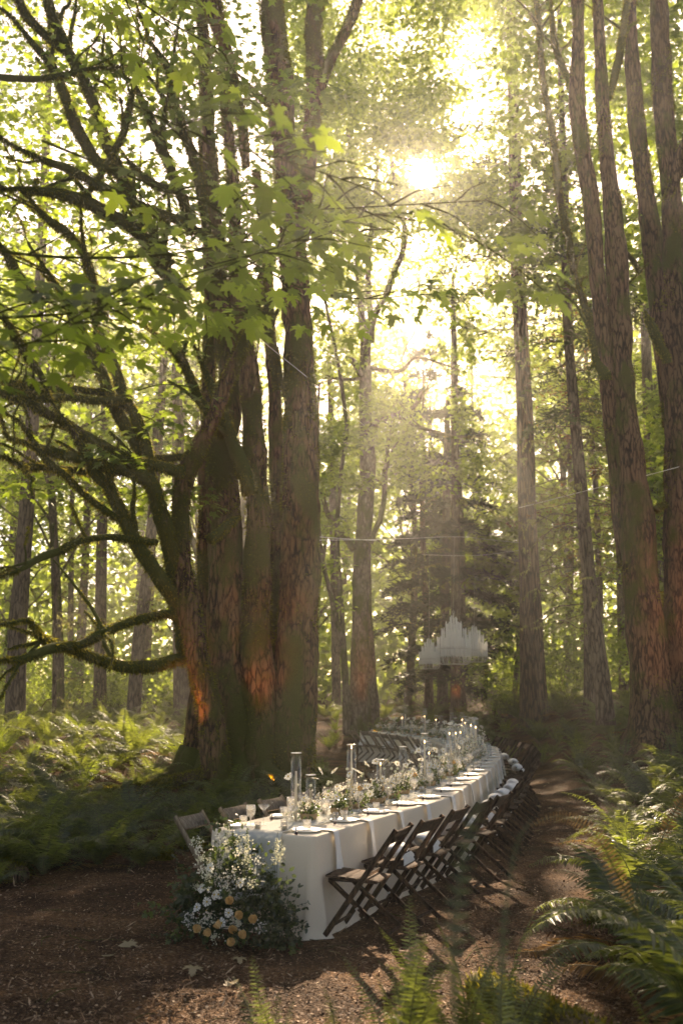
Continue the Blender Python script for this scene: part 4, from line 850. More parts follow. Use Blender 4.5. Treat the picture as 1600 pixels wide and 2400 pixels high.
def tablecloth(i):
    a, b = PATH[i], PATH[i+1]; L = seglen[i]+(.10 if i < 6 else 0); me = MB(); up = .003*(i % 2)
    # closed outline round the top, then the skirt falls in folds to the ground
    cr = .025; per = []
    cs = [(-HW, 0), (-HW, L), (HW, L), (HW, 0)]
    for k in range(4):
        p, q = np.array(cs[k], float), np.array(cs[(k+1) % 4], float); n = max(8, int(np.linalg.norm(q-p)/.022)); d = norm(q-p)
        for t in np.linspace(cr, np.linalg.norm(q-p)-cr, n): per.append((p+d*t, np.array([-d[1], d[0]]), t/np.linalg.norm(q-p), k))
        nd = norm(np.array(cs[(k+2) % 4], float)-q)
        for w in (.33, .66):
            nn = norm(np.array([-d[1], d[0]])*(1-w)+np.array([-nd[1], nd[0]])*w); per.append((q-d*cr*(1-w)+nd*cr*w, nn, 1.0, k+.5))
    n = len(per); P = np.array([p for p, *_ in per]); N = np.array([nn for _, nn, *_ in per]); tt = np.array([t for *_, t, _ in per])
    s = np.arange(n)*.022; fold = (vnoise(np.stack([s*2.2, 0*s+i, 0*s], 1), 4)-.5)*1.3+(vnoise(np.stack([s*7, 0*s+i, 0*s], 1), 8)-.5)*.7
    edge = np.minimum(tt, 1-tt); cornf = np.exp(-(edge/.035)**2)*np.sin(edge*80)*1.1
    rows = [P-N*.004*0]; zs = [H-.004]; R_ = [P*1.0]
    ring = [(P, np.full(n, H-.0)), (P+N*.006, np.full(n, H-.008))]
    wr = np.linspace(.03, 1, 22)
    for w in wr:
        z = H*(1-w); crease = .012*math.exp(-((w-.33)/.02)**2)
        off = .008+.020*w+(.055*w**1.1)*fold+.05*w**1.5*np.abs(cornf)+cornf*.02*w - crease*.3
        if w > .93: off = off+.03*(w-.93)/.07+.012*(vnoise(np.stack([s*9, 0*s+w*30, 0*s], 1), 2))
        ring.append((P+N*off[:, None], np.full(n, max(.006, z))))
    V = np.concatenate([np.c_[p, z] for p, z in ring]); m_ = len(ring); ii, jj = np.meshgrid(np.arange(m_-1), np.arange(n), indexing='ij'); j2 = (jj+1) % n
    me.add(V, np.stack([ii*n+jj, ii*n+j2, (ii+1)*n+j2, (ii+1)*n+jj], -1).reshape(-1, 4)); me.f.append(np.arange(n)[None, ::-1].copy()); me.mi.append(np.array([0]))
    names = ['first, nearest', 'second from the near', 'third from the near', 'fourth from the near', 'fifth from the near', 'sixth from the near', 'seventh and last']
    o = me.build('tablecloth', M['cloth'], smooth=True, label=f'floor length linen cloth over the {names[i]} section of the long winding table'.replace('nearest section', 'nearest section'), cat='tablecloth', group='linen cloths of the long table')
    d = (b-a)/seglen[i]; o.location = (a[0], a[1], up+.001*i); o.rotation_euler = (0, 0, math.atan2(d[1], d[0])-math.pi/2); return o
for i in range(7): tablecloth(i)
# gauze runner down the middle and over the near end
mb = MB(); cols = 15; rows = []
for z in np.linspace(.22, H+.01, 16)[:-1]: rows.append((-.045-.03*(H-z), z, 0))
for s in np.arange(-.01, TOT-.3, .12): rows.append((s, H+.011, 1))
g_ = []
for k, (s, z, top) in enumerate(rows):
    for c in range(cols):
        w = (c/(cols-1)-.5)*.44; w += .03*math.sin(s*2.3) if top else 0
        p, a, _ = onpath(max(s, 0), w-.02, z); 
        if not top: q = PATH[0]-PATH[1]; q = q/np.linalg.norm(q); p[:2] += q*(-s); p[:2] += q*.012*math.sin(c*2.4+z*3)
        else:
            p[2] += .004*math.sin(c*1.9+s*3)+.004
        g_.append(p)
ii, jj = np.meshgrid(np.arange(len(rows)-1), np.arange(cols-1), indexing='ij'); mb.add(np.array(g_), np.stack([ii*cols+jj, ii*cols+jj+1, (ii+1)*cols+jj+1, (ii+1)*cols+jj], -1).reshape(-1, 4))
mb.build('table_runner', M['gauze'], label='pale blue gauze runner along the table, falling over its near end', cat='runner')

# chair: x across, +y towards the table
def make_chair(wood):
    t = empty('folding_chair', (0, 0, 0))
    for sx in (-1, 1):
        x = .205*sx; m = MB(); m.bar((x, -.36, .83), (x, .24, .0), .022, .042, bev=.004); m.build('frame_rail', wood, t)
        x = .165*sx; m = MB(); m.bar((x, .20, .43), (x, -.33, .0), .022, .036, bev=.004); m.build('leg', wood, t)
        m = MB(); m.lathe([(.0, 0), (.008, 0), (.008, .05), (0, .05)], 8); v = m.v[0]; m.v[0] = np.stack([v[:, 2]*sx+.165*sx-.002*sx, v[:, 0]-.035, v[:, 1]+.235], 1); m.build('hinge_pin', M['metal'], t)
    m = MB(); m.bar((-.20, -.345, .785), (.20, -.345, .785), .018, .085, bev=.006, side=(0, 1, .0)); m.v[0] = m.v[0]; 
    m2 = MB(); Mx = np.array([[1,0,0],[0,math.cos(.62),-math.sin(.62)],[0,math.sin(.62),math.cos(.62)]]); m2.box((0, -.318, .765), (.42, .018, .125), Mx, bev=.006); m2.build('backrest', wood, t)
    m = MB(); Mx = np.array([[1,0,0],[0,math.cos(.06),-math.sin(.06)],[0,math.sin(.06),math.cos(.06)]])
    for k in range(5): m.box((0, -.155+k*.086, .445+.005*(k-2)), (.36 if k else .33, .083, .018), Mx, bev=.004)
    m.box((-.16, .01, .43), (.02, .40, .022), bev=.003); m.box((.16, .01, .43), (.02, .40, .022), bev=.003); m.build('seat', wood, t)
    for (y, z, w, hw) in ((-.265, .055, .012, .165), (.155, .105, .012, .205), (-.095, .47, .012, .205)):
        m = MB(); m.bar((-hw, y, z), (hw, y, z), .022, .014, bev=.003, side=(0, 0, 1)); m.build('crossbar', wood, t)
    
    return t
def make_throw():
    """rolled fringed throw lying across a chair seat"""
    t = empty('rolled_throw', (0, 0, 0)); m = MB(); n = 26; th = np.linspace(0, 5*math.pi, 60); r = .030+.0035*th
    prof = np.stack([r*np.cos(th)*1.12, r*np.sin(th)*.8], 1); X = np.linspace(-.15, .15, n); V = []
    for x in X:
        k = 1+.08*(vnoise(np.array([[x*14, 1, 2]]), 3)[0]-.5)*2 - .28*abs(x/.15)**6; V.append(np.c_[np.full(60, x), prof*k])
    V = np.array(V); V[..., 2] += .078; V[..., 1:] += (np.stack([vnoise(V.reshape(-1,3)*16, s) for s in (1, 2)], 1).reshape(n, 60, 2)-.5)*.018
    ii, jj = np.meshgrid(np.arange(n-1), np.arange(59), indexing='ij'); m.add(V.reshape(-1, 3), np.stack([ii*60+jj, ii*60+jj+1, (ii+1)*60+jj+1, (ii+1)*60+jj], -1).reshape(-1, 4)); m.build('roll', M['throw'], t)
    m = MB(); k = 150; x = R.uniform(-.15, .15, k); sd = np.where(R.random(k) < .7, -1, 1)
    for a in range(k):
        y0 = -.085*1.1; P = np.array([[x[a], y0, .06], [x[a]+R.normal(0, .006), y0-.025, .035], [x[a]+R.normal(0, .01), y0-.032, -.015-R.random()*.03]]); m.tube(P, .0016, 3, cap=False)
    m.build('fringe', M['throw'], t); return t
chair_dark = make_chair(M['wood']); throw0 = make_throw(); chair_lt = make_chair(M['woodlight'])
settings = np.arange(.22, TOT-.2, .69); nset = len(settings)
first = {'chair': chair_dark, 'throw': throw0}; usedf = set()
def place(kind, proto, p, rz, sc=1.0):
    c = proto if kind not in usedf else copy_tree(proto); usedf.add(kind); c.location = tuple(p); c.rotation_euler = (0, 0, rz); c.scale = (sc,)*3; return c
for side in (1, -1):
    for k, s in enumerate(settings):
        s2 = s+.02; off = (HW+.30)*1 if side > 0 else (HW+.03)
        p, a, i = onpath(s2, off*side, 0)
        # on the outside of a bend chairs fan out
        rz = a-math.pi/2 + (math.pi/2 if side > 0 else -math.pi/2) + rnd.uniform(-.12, .12)
        p[2] = gz(p[0], p[1]); c = place('chair' if side > 0 else 'chair_lt', chair_dark if side > 0 else chair_lt, p, rz)
        who = 'path side' if side > 0 else 'tree side'; th = (k % 9 != 0 or k > 3) and k not in (3,)
        props(c, f'brown folding chair on the {who} of the table, {ordn(k+1)} from the flowered end' if k else f'brown folding chair on the {who}, nearest the flowered table end'+(', its seat bare' if side > 0 else ''), 'folding chair', 'folding chairs along the table')
        if th and rnd.random() < (.8 if k < 11 else .5) and not (side > 0 and k in (0, 3)) and not (side < 0 and k < 3):
            q = Vector((rnd.uniform(-.02, .02), .03+rnd.uniform(-.03, .03), .462)); q.rotate(Matrix.Rotation(rz, 3, 'Z')); w = place('throw', throw0, Vector(p)+q, rz+rnd.uniform(-.15, .15)+(math.pi/2 if rnd.random() < .12 else 0))
            props(w, f'rolled white fringed throw on the {ordn(k+1)} {who} chair from the flowered end', 'throw', 'white throws on the chairs')

# place settings
m = MB(); m.lathe([(0,0),(.085,0),(.118,.010),(.125,.016),(.122,.018),(.11,.012),(.08,.006),(0,.006)], 36); m.lathe([(0,.007),(.06,.007),(.088,.014),(.098,.022),(.095,.023),(.08,.015),(0,.011)], 32); ME_plate = m.mesh('plate', M['plate'])
m = MB(); m.lathe([(.0,.002),(.030,.002),(.034,.012),(.036,.05),(.038,.085),(.036,.085),(.033,.05),(.030,.014),(0,.012)], 40, rib=.035, ribn=20); ME_tumbler = m.mesh('tumbler', M['cutglass'])
m = MB(); m.lathe([(0,0),(.034,0),(.034,.004),(.008,.010),(.005,.03),(.006,.075),(.014,.09),(.036,.11),(.041,.15),(.038,.185),(.036,.185),(.038,.15),(.033,.113),(0,.094)], 30, rib=.02, ribn=12); ME_goblet = m.mesh('goblet', M['cutglass'])
m = MB(); m.lathe([(0,0),(.030,0),(.031,.003),(.004,.008),(.0035,.11),(.008,.125),(.024,.14),(.046,.16),(.052,.175),(.050,.175),(.043,.162),(.022,.144),(0,.132)], 30); ME_coupe = m.mesh('coupe', M['glass'])
m = MB(); m.bar((0,-.09,.003),(0,.03,.003),.006,.003,bev=.001); m.box((0,.05,.004),(.020,.045,.003),bev=.001); m.bar((.026,-.09,.003),(.026,.08,.003),.009,.003,bev=.001); ME_cut = m.mesh('cutlery', M['metal'])
def vessel(name, me, p, rz, label, cat, group, s=1): 
    o = bpy.data.objects.new(name, me); COL.objects.link(o); o.location = tuple(p); o.rotation_euler = (0, 0, rz); o.scale = (s,)*3; return props(o, label, cat, group)
def napkin_mesh(seed):
    r = np.random.default_rng(seed); rows = []; n = 9; xs = np.linspace(-.047, .047, n)
    path = [(-.12,.006),(-.06,.006),(-.01,.006),(.018,.004),(.032,-.012),(.040,-.05),(.050,-.12),(.060,-.2),(.068,-.27),(.072,-.30)]
    for k, (y, z) in enumerate(spline(np.c_[np.array(path), np.zeros(len(path))], .02, 3)[:, :2]):
        w = max(0, -z/.3); rows.append([(x*(1-.25*math.sin(w*3)+.15*w)+w*r.uniform(-.004, .004), y+w*.014*math.sin(x*95+seed)+w*.0, z) for x in xs])
    rows = np.array(rows); m_ = len(rows); V = np.concatenate([rows.reshape(-1, 3), (rows+np.array([0, .004, .004])).reshape(-1, 3)]); K = m_*n; ii, jj = np.meshgrid(np.arange(m_-1), np.arange(n-1), indexing='ij')
    f = np.stack([ii*n+jj, ii*n+jj+1, (ii+1)*n+jj+1, (ii+1)*n+jj], -1).reshape(-1, 4); m = MB(); m.add(V, np.vstack([f, f[:, ::-1]+K])); return m.mesh('napkin', M['napkin'])
ME_nap = [napkin_mesh(s) for s in range(4)]
for side in (1, -1):
    who = 'path side' if side > 0 else 'tree side'
    for k, s in enumerate(settings):
        nm = f'place setting {ordn(k+1)} from the flowered end, {who}'
        p, a, i = onpath(s, (HW-.17)*side, H+.005+.003*(i if False else 0)); e_ = (.003*(i % 2)+.001*i); p[2] = H+e_+.004; rz = a-math.pi/2+(math.pi/2 if side > 0 else -math.pi/2)
        vessel('plate', ME_plate, p, rz, f'stacked white plates, {nm}', 'plate', 'plates on the table')
        q = p.copy(); q[2] += .012; vessel('ribbed_tumbler', ME_tumbler, q, rz, f'ribbed tumbler on the plates, {nm}', 'tumbler', 'tumblers on the plates', .92)
        q = onpath(s+.12*rnd.choice((1, 1)), (HW-.0)*side, H+e_+.002)[0]; vessel('napkin', ME_nap[(k+side) % 4], q, rz+math.pi, f'white napkin hanging over the edge, {nm}', 'napkin', 'napkins over the table edge')
        q = onpath(s+.16, (HW-.13)*side, H+e_+.002)[0]; vessel('cutlery', ME_cut, q, rz, f'fork and knife, {nm}', 'cutlery', 'cutlery on the table')
        q = onpath(s-.10, (HW-.30)*side, H+e_+.012)[0]; vessel('goblet', ME_goblet, q, rnd.random(), f'ribbed water goblet, {nm}', 'goblet', 'ribbed goblets on the table')
        q = onpath(s+.06, (HW-.33)*side, H+e_+.012)[0]; vessel('coupe_glass', ME_coupe, q, 0, f'thin stemmed coupe glass, {nm}', 'glass', 'coupe glasses on the table', rnd.uniform(.9, 1.1))
        if k % 2 == 0 or k < 6:
            c_ = empty('card_holder', onpath(s-.20, (HW-.16)*side, H+e_+.003)[0], rz, f'small dark card holder, {nm}', 'card holder', 'card holders on the table')
            m = MB(); m.box((0, 0, .013), (.022, .022, .026), bev=.003); m.build('holder', M['dark'], c_); m = MB(); m.box((0, .004, .036), (.03, .001, .04)); m.build('card', M['napkin'], c_, smooth=False)

# glass cylinders with taper candles
def make_cylinder(h, r, ch, lit):
    t = empty('glass_cylinder', (0, 0, 0)); m = MB(); m.lathe([(0, 0),(r, 0),(r, h)], 36); m.build('glass', M['glass'], t)
    m = MB(); m.lathe([(r+.0005, h-.006),(r+.0015, h),(r-.0035, h+.001),(r-.004, h-.006)], 36); m.build('rim', M['rimglass'], t)
    m = MB(); m.lathe([(0,.009),(.013,.009),(.012,ch*.5),(.0085,ch),(.002,ch+.004),(0,ch+.004)], 14); c = m.build('candle', M['wax'], t)
    m = MB(); m.tube([[0,0,ch],[.001,0,ch+.012]], .0012, 5); m.build('wick', M['dark'], c)
    if lit: m = MB(); m.lathe([(0,ch+.008),(.004,ch+.014),(.0045,ch+.022),(.002,ch+.034),(0,ch+.042)], 10); m.build('flame', M['flame'], c)
    return t
cylp = {}
CYL = [(.62,-.02,.58,.42,.0),(1.05,-.10,.36,.22,0),(1.66,.02,.60,.55,1),(2.33,.03,.42,.35,1),(3.2,-.06,.50,.28,0),(3.75,.08,.62,.5,1),(4.3,.0,.5,.36,0),(4.9,-.08,.44,.3,1),(5.5,.1,.6,.4,0)]
ss = 6.0
while ss < TOT-.5: CYL.append((ss, rnd.uniform(-.13, .13), rnd.choice((.42,.5,.58,.64)), .3, rnd.random() < .35)); ss += rnd.uniform(.3, .55)
for k, (s, off, h, ch, lit) in enumerate(CYL):
    p, a, i = onpath(s, off, H+.014); key = (round(h, 2), bool(lit))
    pr = cylp.get(key)
    if pr is None: c = cylp[key] = make_cylinder(h, .045, min(ch if k < 8 else h*.75, h-.03), lit)
    else: c = copy_tree(pr)
    c.location = tuple(p)
    hs = 'tall' if h > .4 else 'short'
    props(c, f'{hs} clear glass cylinder with a {"lit" if lit else "unlit"} ivory taper, {ordn(k+1)} from the flowered end', 'candle cylinder', 'glass cylinders with tapers')
m = MB(); m.lathe([(0,0),(.026,0),(.028,.055),(.026,.055),(.024,.004),(0,.004)], 20); ME_vot = m.mesh('votive', M['cutglass'])
m = MB(); m.lathe([(0,.004),(.022,.004),(.023,.035),(0,.034)], 16); ME_votw = m.mesh('candle', M['wax'])
vs_ = sorted(rnd.uniform(1, TOT-.4) for _ in range(26))
for k in range(30):
    s = 0 if k < 4 else vs_[k-4]; off = (-.09, .14, .02, .2)[k] if k < 4 else rnd.uniform(-.2, .2)
    s = (.10, .13, .34, .95)[k] if k < 4 else s; p = onpath(s, off, H+.015)[0]; c = empty('votive_candle', p, 0, f'small ivory votive candle on the runner, {ordn(k+1)} of them from the near end' if k > 3 else ('left', 'right', 'third', 'fourth')[k]+' of the votive candles standing at the near end of the runner', 'votive', 'votive candles on the runner')
    o = bpy.data.objects.new('cup', ME_vot); COL.objects.link(o); o.parent = c; o = bpy.data.objects.new('candle', ME_votw); COL.objects.link(o); o.parent = c

# ---------------------------------------------------------------- flowers
def cosmos_mesh(r=.032):
    m = MB(); n = 8; a = np.arange(n)*2*math.pi/n; D = np.stack([np.cos(a), np.sin(a), 0*a+.15], 1)
    V, f = polys(np.array([(0,0),(-.14,.35),(-.31,.78),(-.2,1),(0,.9),(.2,1),(.31,.78),(.14,.35)]), D*.003, np.stack([-.25*np.cos(a), -.25*np.sin(a), 1+0*a], 1), D, np.full(n, r)*(1+.12*np.sin(a*5)), .3); m.add(V, f)
    m.lathe([(0,.007),(.007,.005),(.008,.001),(.004,-.003)], 8, mi=1); return m.mesh('cosmos_flower', [M['petal'], M['yellow']])
def rose_mesh(r=.032):
    m = MB()
    for k in range(26):
        a = k*2.4; q = (k/26)**.8; D = np.array([[math.cos(a)*(.15+.75*q), math.sin(a)*(.15+.75*q), 1.1-1.0*q]]); N = np.array([[-math.cos(a), -math.sin(a), .35+.6*q]])
        V, f = polys(np.array([(0,0),(-.3,.2),(-.42,.6),(-.28,.92),(0,1.02),(.28,.92),(.42,.6),(.3,.2)]), np.array([[math.cos(a)*r*.35*q, math.sin(a)*r*.35*q, 0]]), N, D, [r*(.75+.35*q)], -.45); m.add(V, f)
    return m.mesh('rose', M['apricot'])
def floret_cloud(n, spread, size, mt, seed, daisies=False):
    r = np.random.default_rng(seed); m = MB(); C = r.normal(size=(n, 3))*spread; N = norm(r.normal(size=(n, 3))+np.array([0, -.2, .8])); np_ = 6
    k = np.repeat(np.arange(n), np_); a = np.tile(np.arange(np_)*2*math.pi/np_, n)+np.repeat(r.random(n)*6, np_); X = norm(np.cross(N, r.normal(size=(n, 3)))); Y = np.cross(N, X)
    D = X[k]*np.cos(a)[:, None]+Y[k]*np.sin(a)[:, None]; V, f = polys(np.array([(0,0),(-.3,.6),(0,1),(.3,.6)]), C[k], N[k], D, size, .1); m.add(V, f)
    V, f = polys(np.array([(-.3,-.3),(.3,-.3),(.3,.3),(-.3,.3)]), C+N*.001, N, X, np.full(n, size*.8)); m.add(V, f, 1); return m, C
COS = cosmos_mesh(.027); ROSE = rose_mesh(); COSB = cosmos_mesh(.034)
m = MB(); m.lathe([(0,-.010),(.009,-.006),(.013,.002),(.011,.010),(.004,.014),(0,.014)], 12, rib=.12, ribn=6); BUD = m.mesh('flower_bud', M['cream'])
def stems(m, tips, r=.0024, base=(0,0,.02), spread=.02):
    for t in tips: b = np.array(base)+rdir(1)[0]*spread*np.array([1,1,0]); P = np.array([b, (b+t)/2+rdir(1)[0]*.02, t]); m.tube(spline(P, .05), r, 4, cap=False)
def leafsprays(n, c, spread, L, mt, name, root, size=.035, tm=LEAF_OVAL, nl=14):
    m = MB()
    for i in range(n):
        b = np.array(c)+R.normal(size=3)*np.array(spread)*.4; b[2] = abs(b[2]); d = norm(R.normal(size=3)*np.array([1,1,.6])+np.array([0,0,.7])); e = b+d*L*R.uniform(.5, 1.1); P = spline(np.array([b, (b+e)/2+rdir(1)[0]*.02, e-np.array([0,0,.03])]), .02); m.tube(P, .0013, 3, cap=False, mi=1)
        k = R.integers(1, len(P), nl); dd = norm(rdir(nl)+d*.6); V, f = polys(tm, P[k], norm(rdir(nl)+np.array([0,0,.6])), dd, size*R.uniform(.6, 1.2, nl), .2); m.add(V, f)
    return m.build(name, [mt, M['stem']], root)
def make_arr(seed, apricot=0, tall=2):
    global R
    R = np.random.default_rng(seed+100); rn = random.Random(seed); t = empty('flower_arrangement', (0, 0, 0))
    m = MB(); m.lathe([(0,0),(.06,0),(.075,.02),(.078,.055),(.074,.055),(.07,.02),(0,.01)], 24); m.build('bowl', M['bowl'], t)
    leafsprays(26, (0,0,.05), (.10,.12,.05), .16, M['foliage'], 'foliage', t, .03)
    tips = []; sm = MB()
    for k in range(11):
        a = rn.uniform(0, 6.3); r_ = rn.uniform(.03, .17); p = np.array([math.cos(a)*r_*.8, math.sin(a)*r_*1.2, rn.uniform(.12, .23)]); tips.append(p); o = bpy.data.objects.new('cosmos_flower', COS); COL.objects.link(o); o.parent = t; o.location = p
        o.rotation_euler = (rn.uniform(.2, 1.2)*math.cos(a+1.57), rn.uniform(.2, 1.2)*math.sin(a+1.57), rn.random()*6)
    for k in range(tall):
        p = np.array([rn.uniform(-.12, .12), rn.uniform(-.15, .15), rn.uniform(.27, .40)]); tips.append(p); o = bpy.data.objects.new('cosmos_flower', COSB); COL.objects.link(o); o.parent = t; o.location = p; o.rotation_euler = (rn.uniform(-.9, .9), rn.uniform(-.9, .9), 0)
    for k in range(3):
        p = np.array([rn.uniform(-.14, .14), rn.uniform(-.17, .17), rn.uniform(.24, .34)]); tips.append(p); o = bpy.data.objects.new('flower_bud', BUD); COL.objects.link(o); o.parent = t; o.location = p
    for k in range(apricot):
        p = np.array([rn.uniform(-.12, .12), rn.uniform(-.15, .15), rn.uniform(.10, .18)]); tips.append(p); o = bpy.data.objects.new('ranunculus', ROSE); COL.objects.link(o); o.parent = t; o.location = p; o.rotation_euler = (rn.uniform(-.9, .9), rn.uniform(-.9, .9), 0)
    stems(sm, tips); sm.build('stems', M['stem'], t)
    m, C = floret_cloud(120, np.array([.085, .11, .045]), .009, M['cream'], seed); m.v = [v+np.array([0, 0, .15]) for v in m.v]; m.build('small_florets', [M['petal'], M['yellow']], t)
    return t
arrs = [make_arr(1, 0, 2), make_arr(2, 3, 1), make_arr(3, 1, 3), make_arr(4, 0, 4)]
ss = .80; k = 0; ua = set()
while ss < TOT-.3:
    pr = arrs[(0, 3, 1, 2)[k % 4]]; c = pr if id(pr) not in ua else copy_tree(pr); ua.add(id(pr)); p, a, i = onpath(ss, rnd.uniform(-.06, .1), H+.014); c.location = tuple(p); c.rotation_euler = (0, 0, a-1.57+rnd.uniform(-.4, .4)+(3.14 if k % 2 else 0)); s = rnd.uniform(.9, 1.12); c.scale = (s,)*3
    ap = (0, 0, 3, 1)[k % 4]; props(c, f'bowl of white cosmos{" and apricot blooms" if ap else ""}, {ordn(k+1)} flower bowl from the near table end', 'flowers', 'flower bowls on the table'); ss += .47; k += 1

# ground installation of flowers at the near end
fi = empty('flower_installation', (-.80, 8.0, 0), math.radians(-25), 'large mass of greenery with white flowers and apricot roses heaped at the near table end', 'flowers')
R = np.random.default_rng(5)
def mass_pt():
    x = R.uniform(-.42, .46); top = .62*math.exp(-((x+.02)/.36)**2)+.10; return np.array([x, R.normal(-.02, .10), R.random()**.8*top])
for i, (n, sz, tm, mt) in enumerate(((240, .045, LEAF_OVAL, 'foliage_dark'), (120, .032, DIAM*np.array([.35, 1]), 'foliage_dark'), (60, .05, LEAF_MID, 'foliage'))):
    m = MB()
    for j in range(n):
        b = mass_pt(); d = norm(R.normal(size=3)+np.array([b[0]*1.2, -.5, .35])); e = b+d*R.uniform(.08, .24); e[2] = max(.02, e[2]); P = spline(np.array([b, (b+e)/2+rdir(1)[0]*.02, e]), .02); m.tube(P, .0014, 3, cap=False, mi=1)
        nl = 16; kk = R.integers(1, len(P), nl); V, f = polys(tm, P[kk], rdir(nl)+np.array([0,-.4,.5]), norm(rdir(nl)+d*.7), sz*R.uniform(.5, 1.1, nl), .2); m.add(V, f)
    m.build(('foliage', 'feathery_foliage', 'vine_foliage')[i], [M[mt], M['stem']], fi)
sm = MB()
def put(me, name, p, s=1.0):
    o = bpy.data.objects.new(name, me); COL.objects.link(o); o.parent = fi; o.location = p; o.scale = (s,)*3; o.rotation_euler = (rnd.uniform(.5, 1.5), rnd.uniform(-.6, .6), rnd.uniform(-1, 1)); sm.tube(spline(np.array([p, p*np.array([.8,.3,.6])+[0,.1,0]]), .08), .0016, 4, cap=False)
def loc(u, v, yoff=-.22):
    """point of the installation plane seen at photo pixel u, v (in the piece's own axes)"""
    Mi = fi.matrix_basis.inverted(); p = Mi @ Vector(at(u, v, 7.86)); return np.array([p[0], yoff-.04, max(.03, p[2])])
for u, v in ((572,2100),(612,2132),(650,2138),(588,2166),(622,2176),(577,2196),(494,2166),(522,2180),(553,2158)): put(ROSE, 'apricot_rose', loc(u, v, -.30), 1.35)
for u, v in ((518,2092),(595,2058),(583,2062),(480,2080),(540,2155),(505,2030),(637,2028),(495,2110),(494,2130),(530,2090),(560,2130),(452,2140),(465,2125)): put(COSB, 'cosmos_flower', loc(u, v), .68+.35*rnd.random())
for j, (u, v, s_) in enumerate(((462,1975,.05),(470,1990,.05),(475,2010,.045),(535,1960,.05),(590,1965,.06),(600,1985,.06),(610,2010,.06),(645,2005,.075),(625,2060,.05),(550,2060,.06),(558,2080,.05),(495,2080,.05),(500,2150,.05),(655,2155,.045),(580,2150,.05),(450,2150,.06),(470,2170,.05),(440,2160,.05),(520,2190,.05),(575,2040,.06),(500,2050,.05),(480,2035,.045))):
    m, C = floret_cloud(46, np.array([1,.7,.9])*s_*.55, .008, M['petal'], j); p = loc(u, v); m.v = [x+p for x in m.v]; m.build('floret_cluster', [M['petal' if j % 2 else 'cream'], M['cream']], fi); sm.tube(spline(np.array([p, p*np.array([.8,.3,.5])+[0,.1,0]]), .08), .0016, 4, cap=False)
for (u0, v0, u1, v1) in ((592,1948,602,2010),(682,1958,680,2010),(698,1975,688,2010),(535,1925,542,2000),(478,2010,486,2060),(430,2085,465,2080)):
    a_, b_ = loc(u0, v0, -.12), loc(u1, v1, -.16); t_ = np.linspace(0, 1, 40)[:, None]; m, C = floret_cloud(90, np.array([.014,.014,.01]), .008, M['cream'], int(u0)); q = a_+(b_-a_)*R.random((90, 1)); m.v[0] = (m.v[0].reshape(90, -1, 3)+q[:, None]).reshape(-1, 3); m.v[1] = (m.v[1].reshape(90, -1, 3)+q[:, None]).reshape(-1, 3); m.build('flower_spike', [M['cream'], M['petal']], fi); sm.tube(np.array([a_+[0,0,.05], b_, b_*np.array([.9,.5,.5])]), .002, 4)
for (u0, v0) in ((500,1925),(520,1945),(630,1980),(705,2040),(545,1930)):
    p = loc(u0, v0, -.1); sm.tube(spline(np.array([p*np.array([.7,.5,.2]), p*np.array([.95,.8,.7]), p]), .05), .0022, 5); m = MB(); nl = 16; V, f = polys(LEAF_OVAL, p+R.normal(size=(nl,3))*.05, rdir(nl), rdir(nl), R.uniform(.03, .06, nl)); m.add(V, f); m.build('dark_leaf_spray', M['foliage_dark'], fi)
sm.build('stems', M['stem'], fi)
# low fern fronds inside the installation
for (a, l) in ():
    P = np.array([[.3 if a > -2 and a < 2 else -.3, -.1, .35],[.42 if a < 2 else -.45, -.2, .34],[.52 if a < 2 else -.6, -.28, .18],[.56 if a < 2 else -.66, -.32, .04]])+np.array([0, a*.1, 0]); Q = spline(P, .015); m = MB(); m.tube(Q, .002, 4, mi=1); T = norm(np.gradient(Q, axis=0)); S = norm(np.cross(T, [0,-1.,.3])); t = np.linspace(0, 1, len(Q))
    for sg in (-1, 1): V, f = polys(DIAM*np.array([.3, 1]), Q, np.cross(S, T), S*sg+T*.3, .07*np.clip(t/.2, .2, 1)*(1.03-t)**.5); m.add(V, f)
    m.build('fern_frond', [M['fern'], M['rachis']], fi)

# ---------------------------------------------------------------- chandeliers, cables, uplights
def make_chandelier():
    t = empty('chandelier', (0, 0, 0)); rods = {}
    m = MB()
    for (rr, n, z0, h) in ((.45, 34, .10, .50), (.33, 24, .12, .72), (.21, 15, .14, .88), (.09, 8, .16, 1.02)):
        for k in range(n):
            a = k*2*math.pi/n; key = (rr, k % 3)
            if key not in rods:
                mm_ = MB(); hh = h+(-.03, .0, .04)[k % 3]; mm_.lathe([(0,0),(.0135,0),(.0145,.01),(.0145,hh-.01),(.013,hh),(0,hh)], 10); rods[key] = mm_.mesh('glass_rod', M['frost'])
            o = bpy.data.objects.new('glass_rod', rods[key]); COL.objects.link(o); o.parent = t; o.location = (rr*math.cos(a), rr*math.sin(a), z0)
            if rr > .3 and k % 2 == 0:
                P = np.array([[rr*math.cos(a), rr*math.sin(a), z0+.02], [rr*math.cos(a)*.98, rr*math.sin(a)*.98, z0-.10], [rr*.86*math.cos(a), rr*.86*math.sin(a), z0-.19], [rr*.6*math.cos(a), rr*.6*math.sin(a), z0-.21], [0, 0, z0-.20]]); m.tube(spline(P, .04), .006, 6)
    m.lathe([(.46,.30),(.47,.30),(.47,.32),(.46,.32)], 40); m.lathe([(.34,.34),(.35,.34),(.35,.36),(.34,.36)], 40); m.tube([[0,0,-.1],[0,0,1.28]], .012, 8); m.build('frame', M['metal'], t)
    m = MB(); a = np.linspace(0, 2*math.pi, 20); m.tube(np.stack([.03*np.cos(a), 0*a, 1.31+.03*np.sin(a)], 1), .006, 6); m.build('hanging_ring', M['metal'], t); return t
ch = make_chandelier(); 
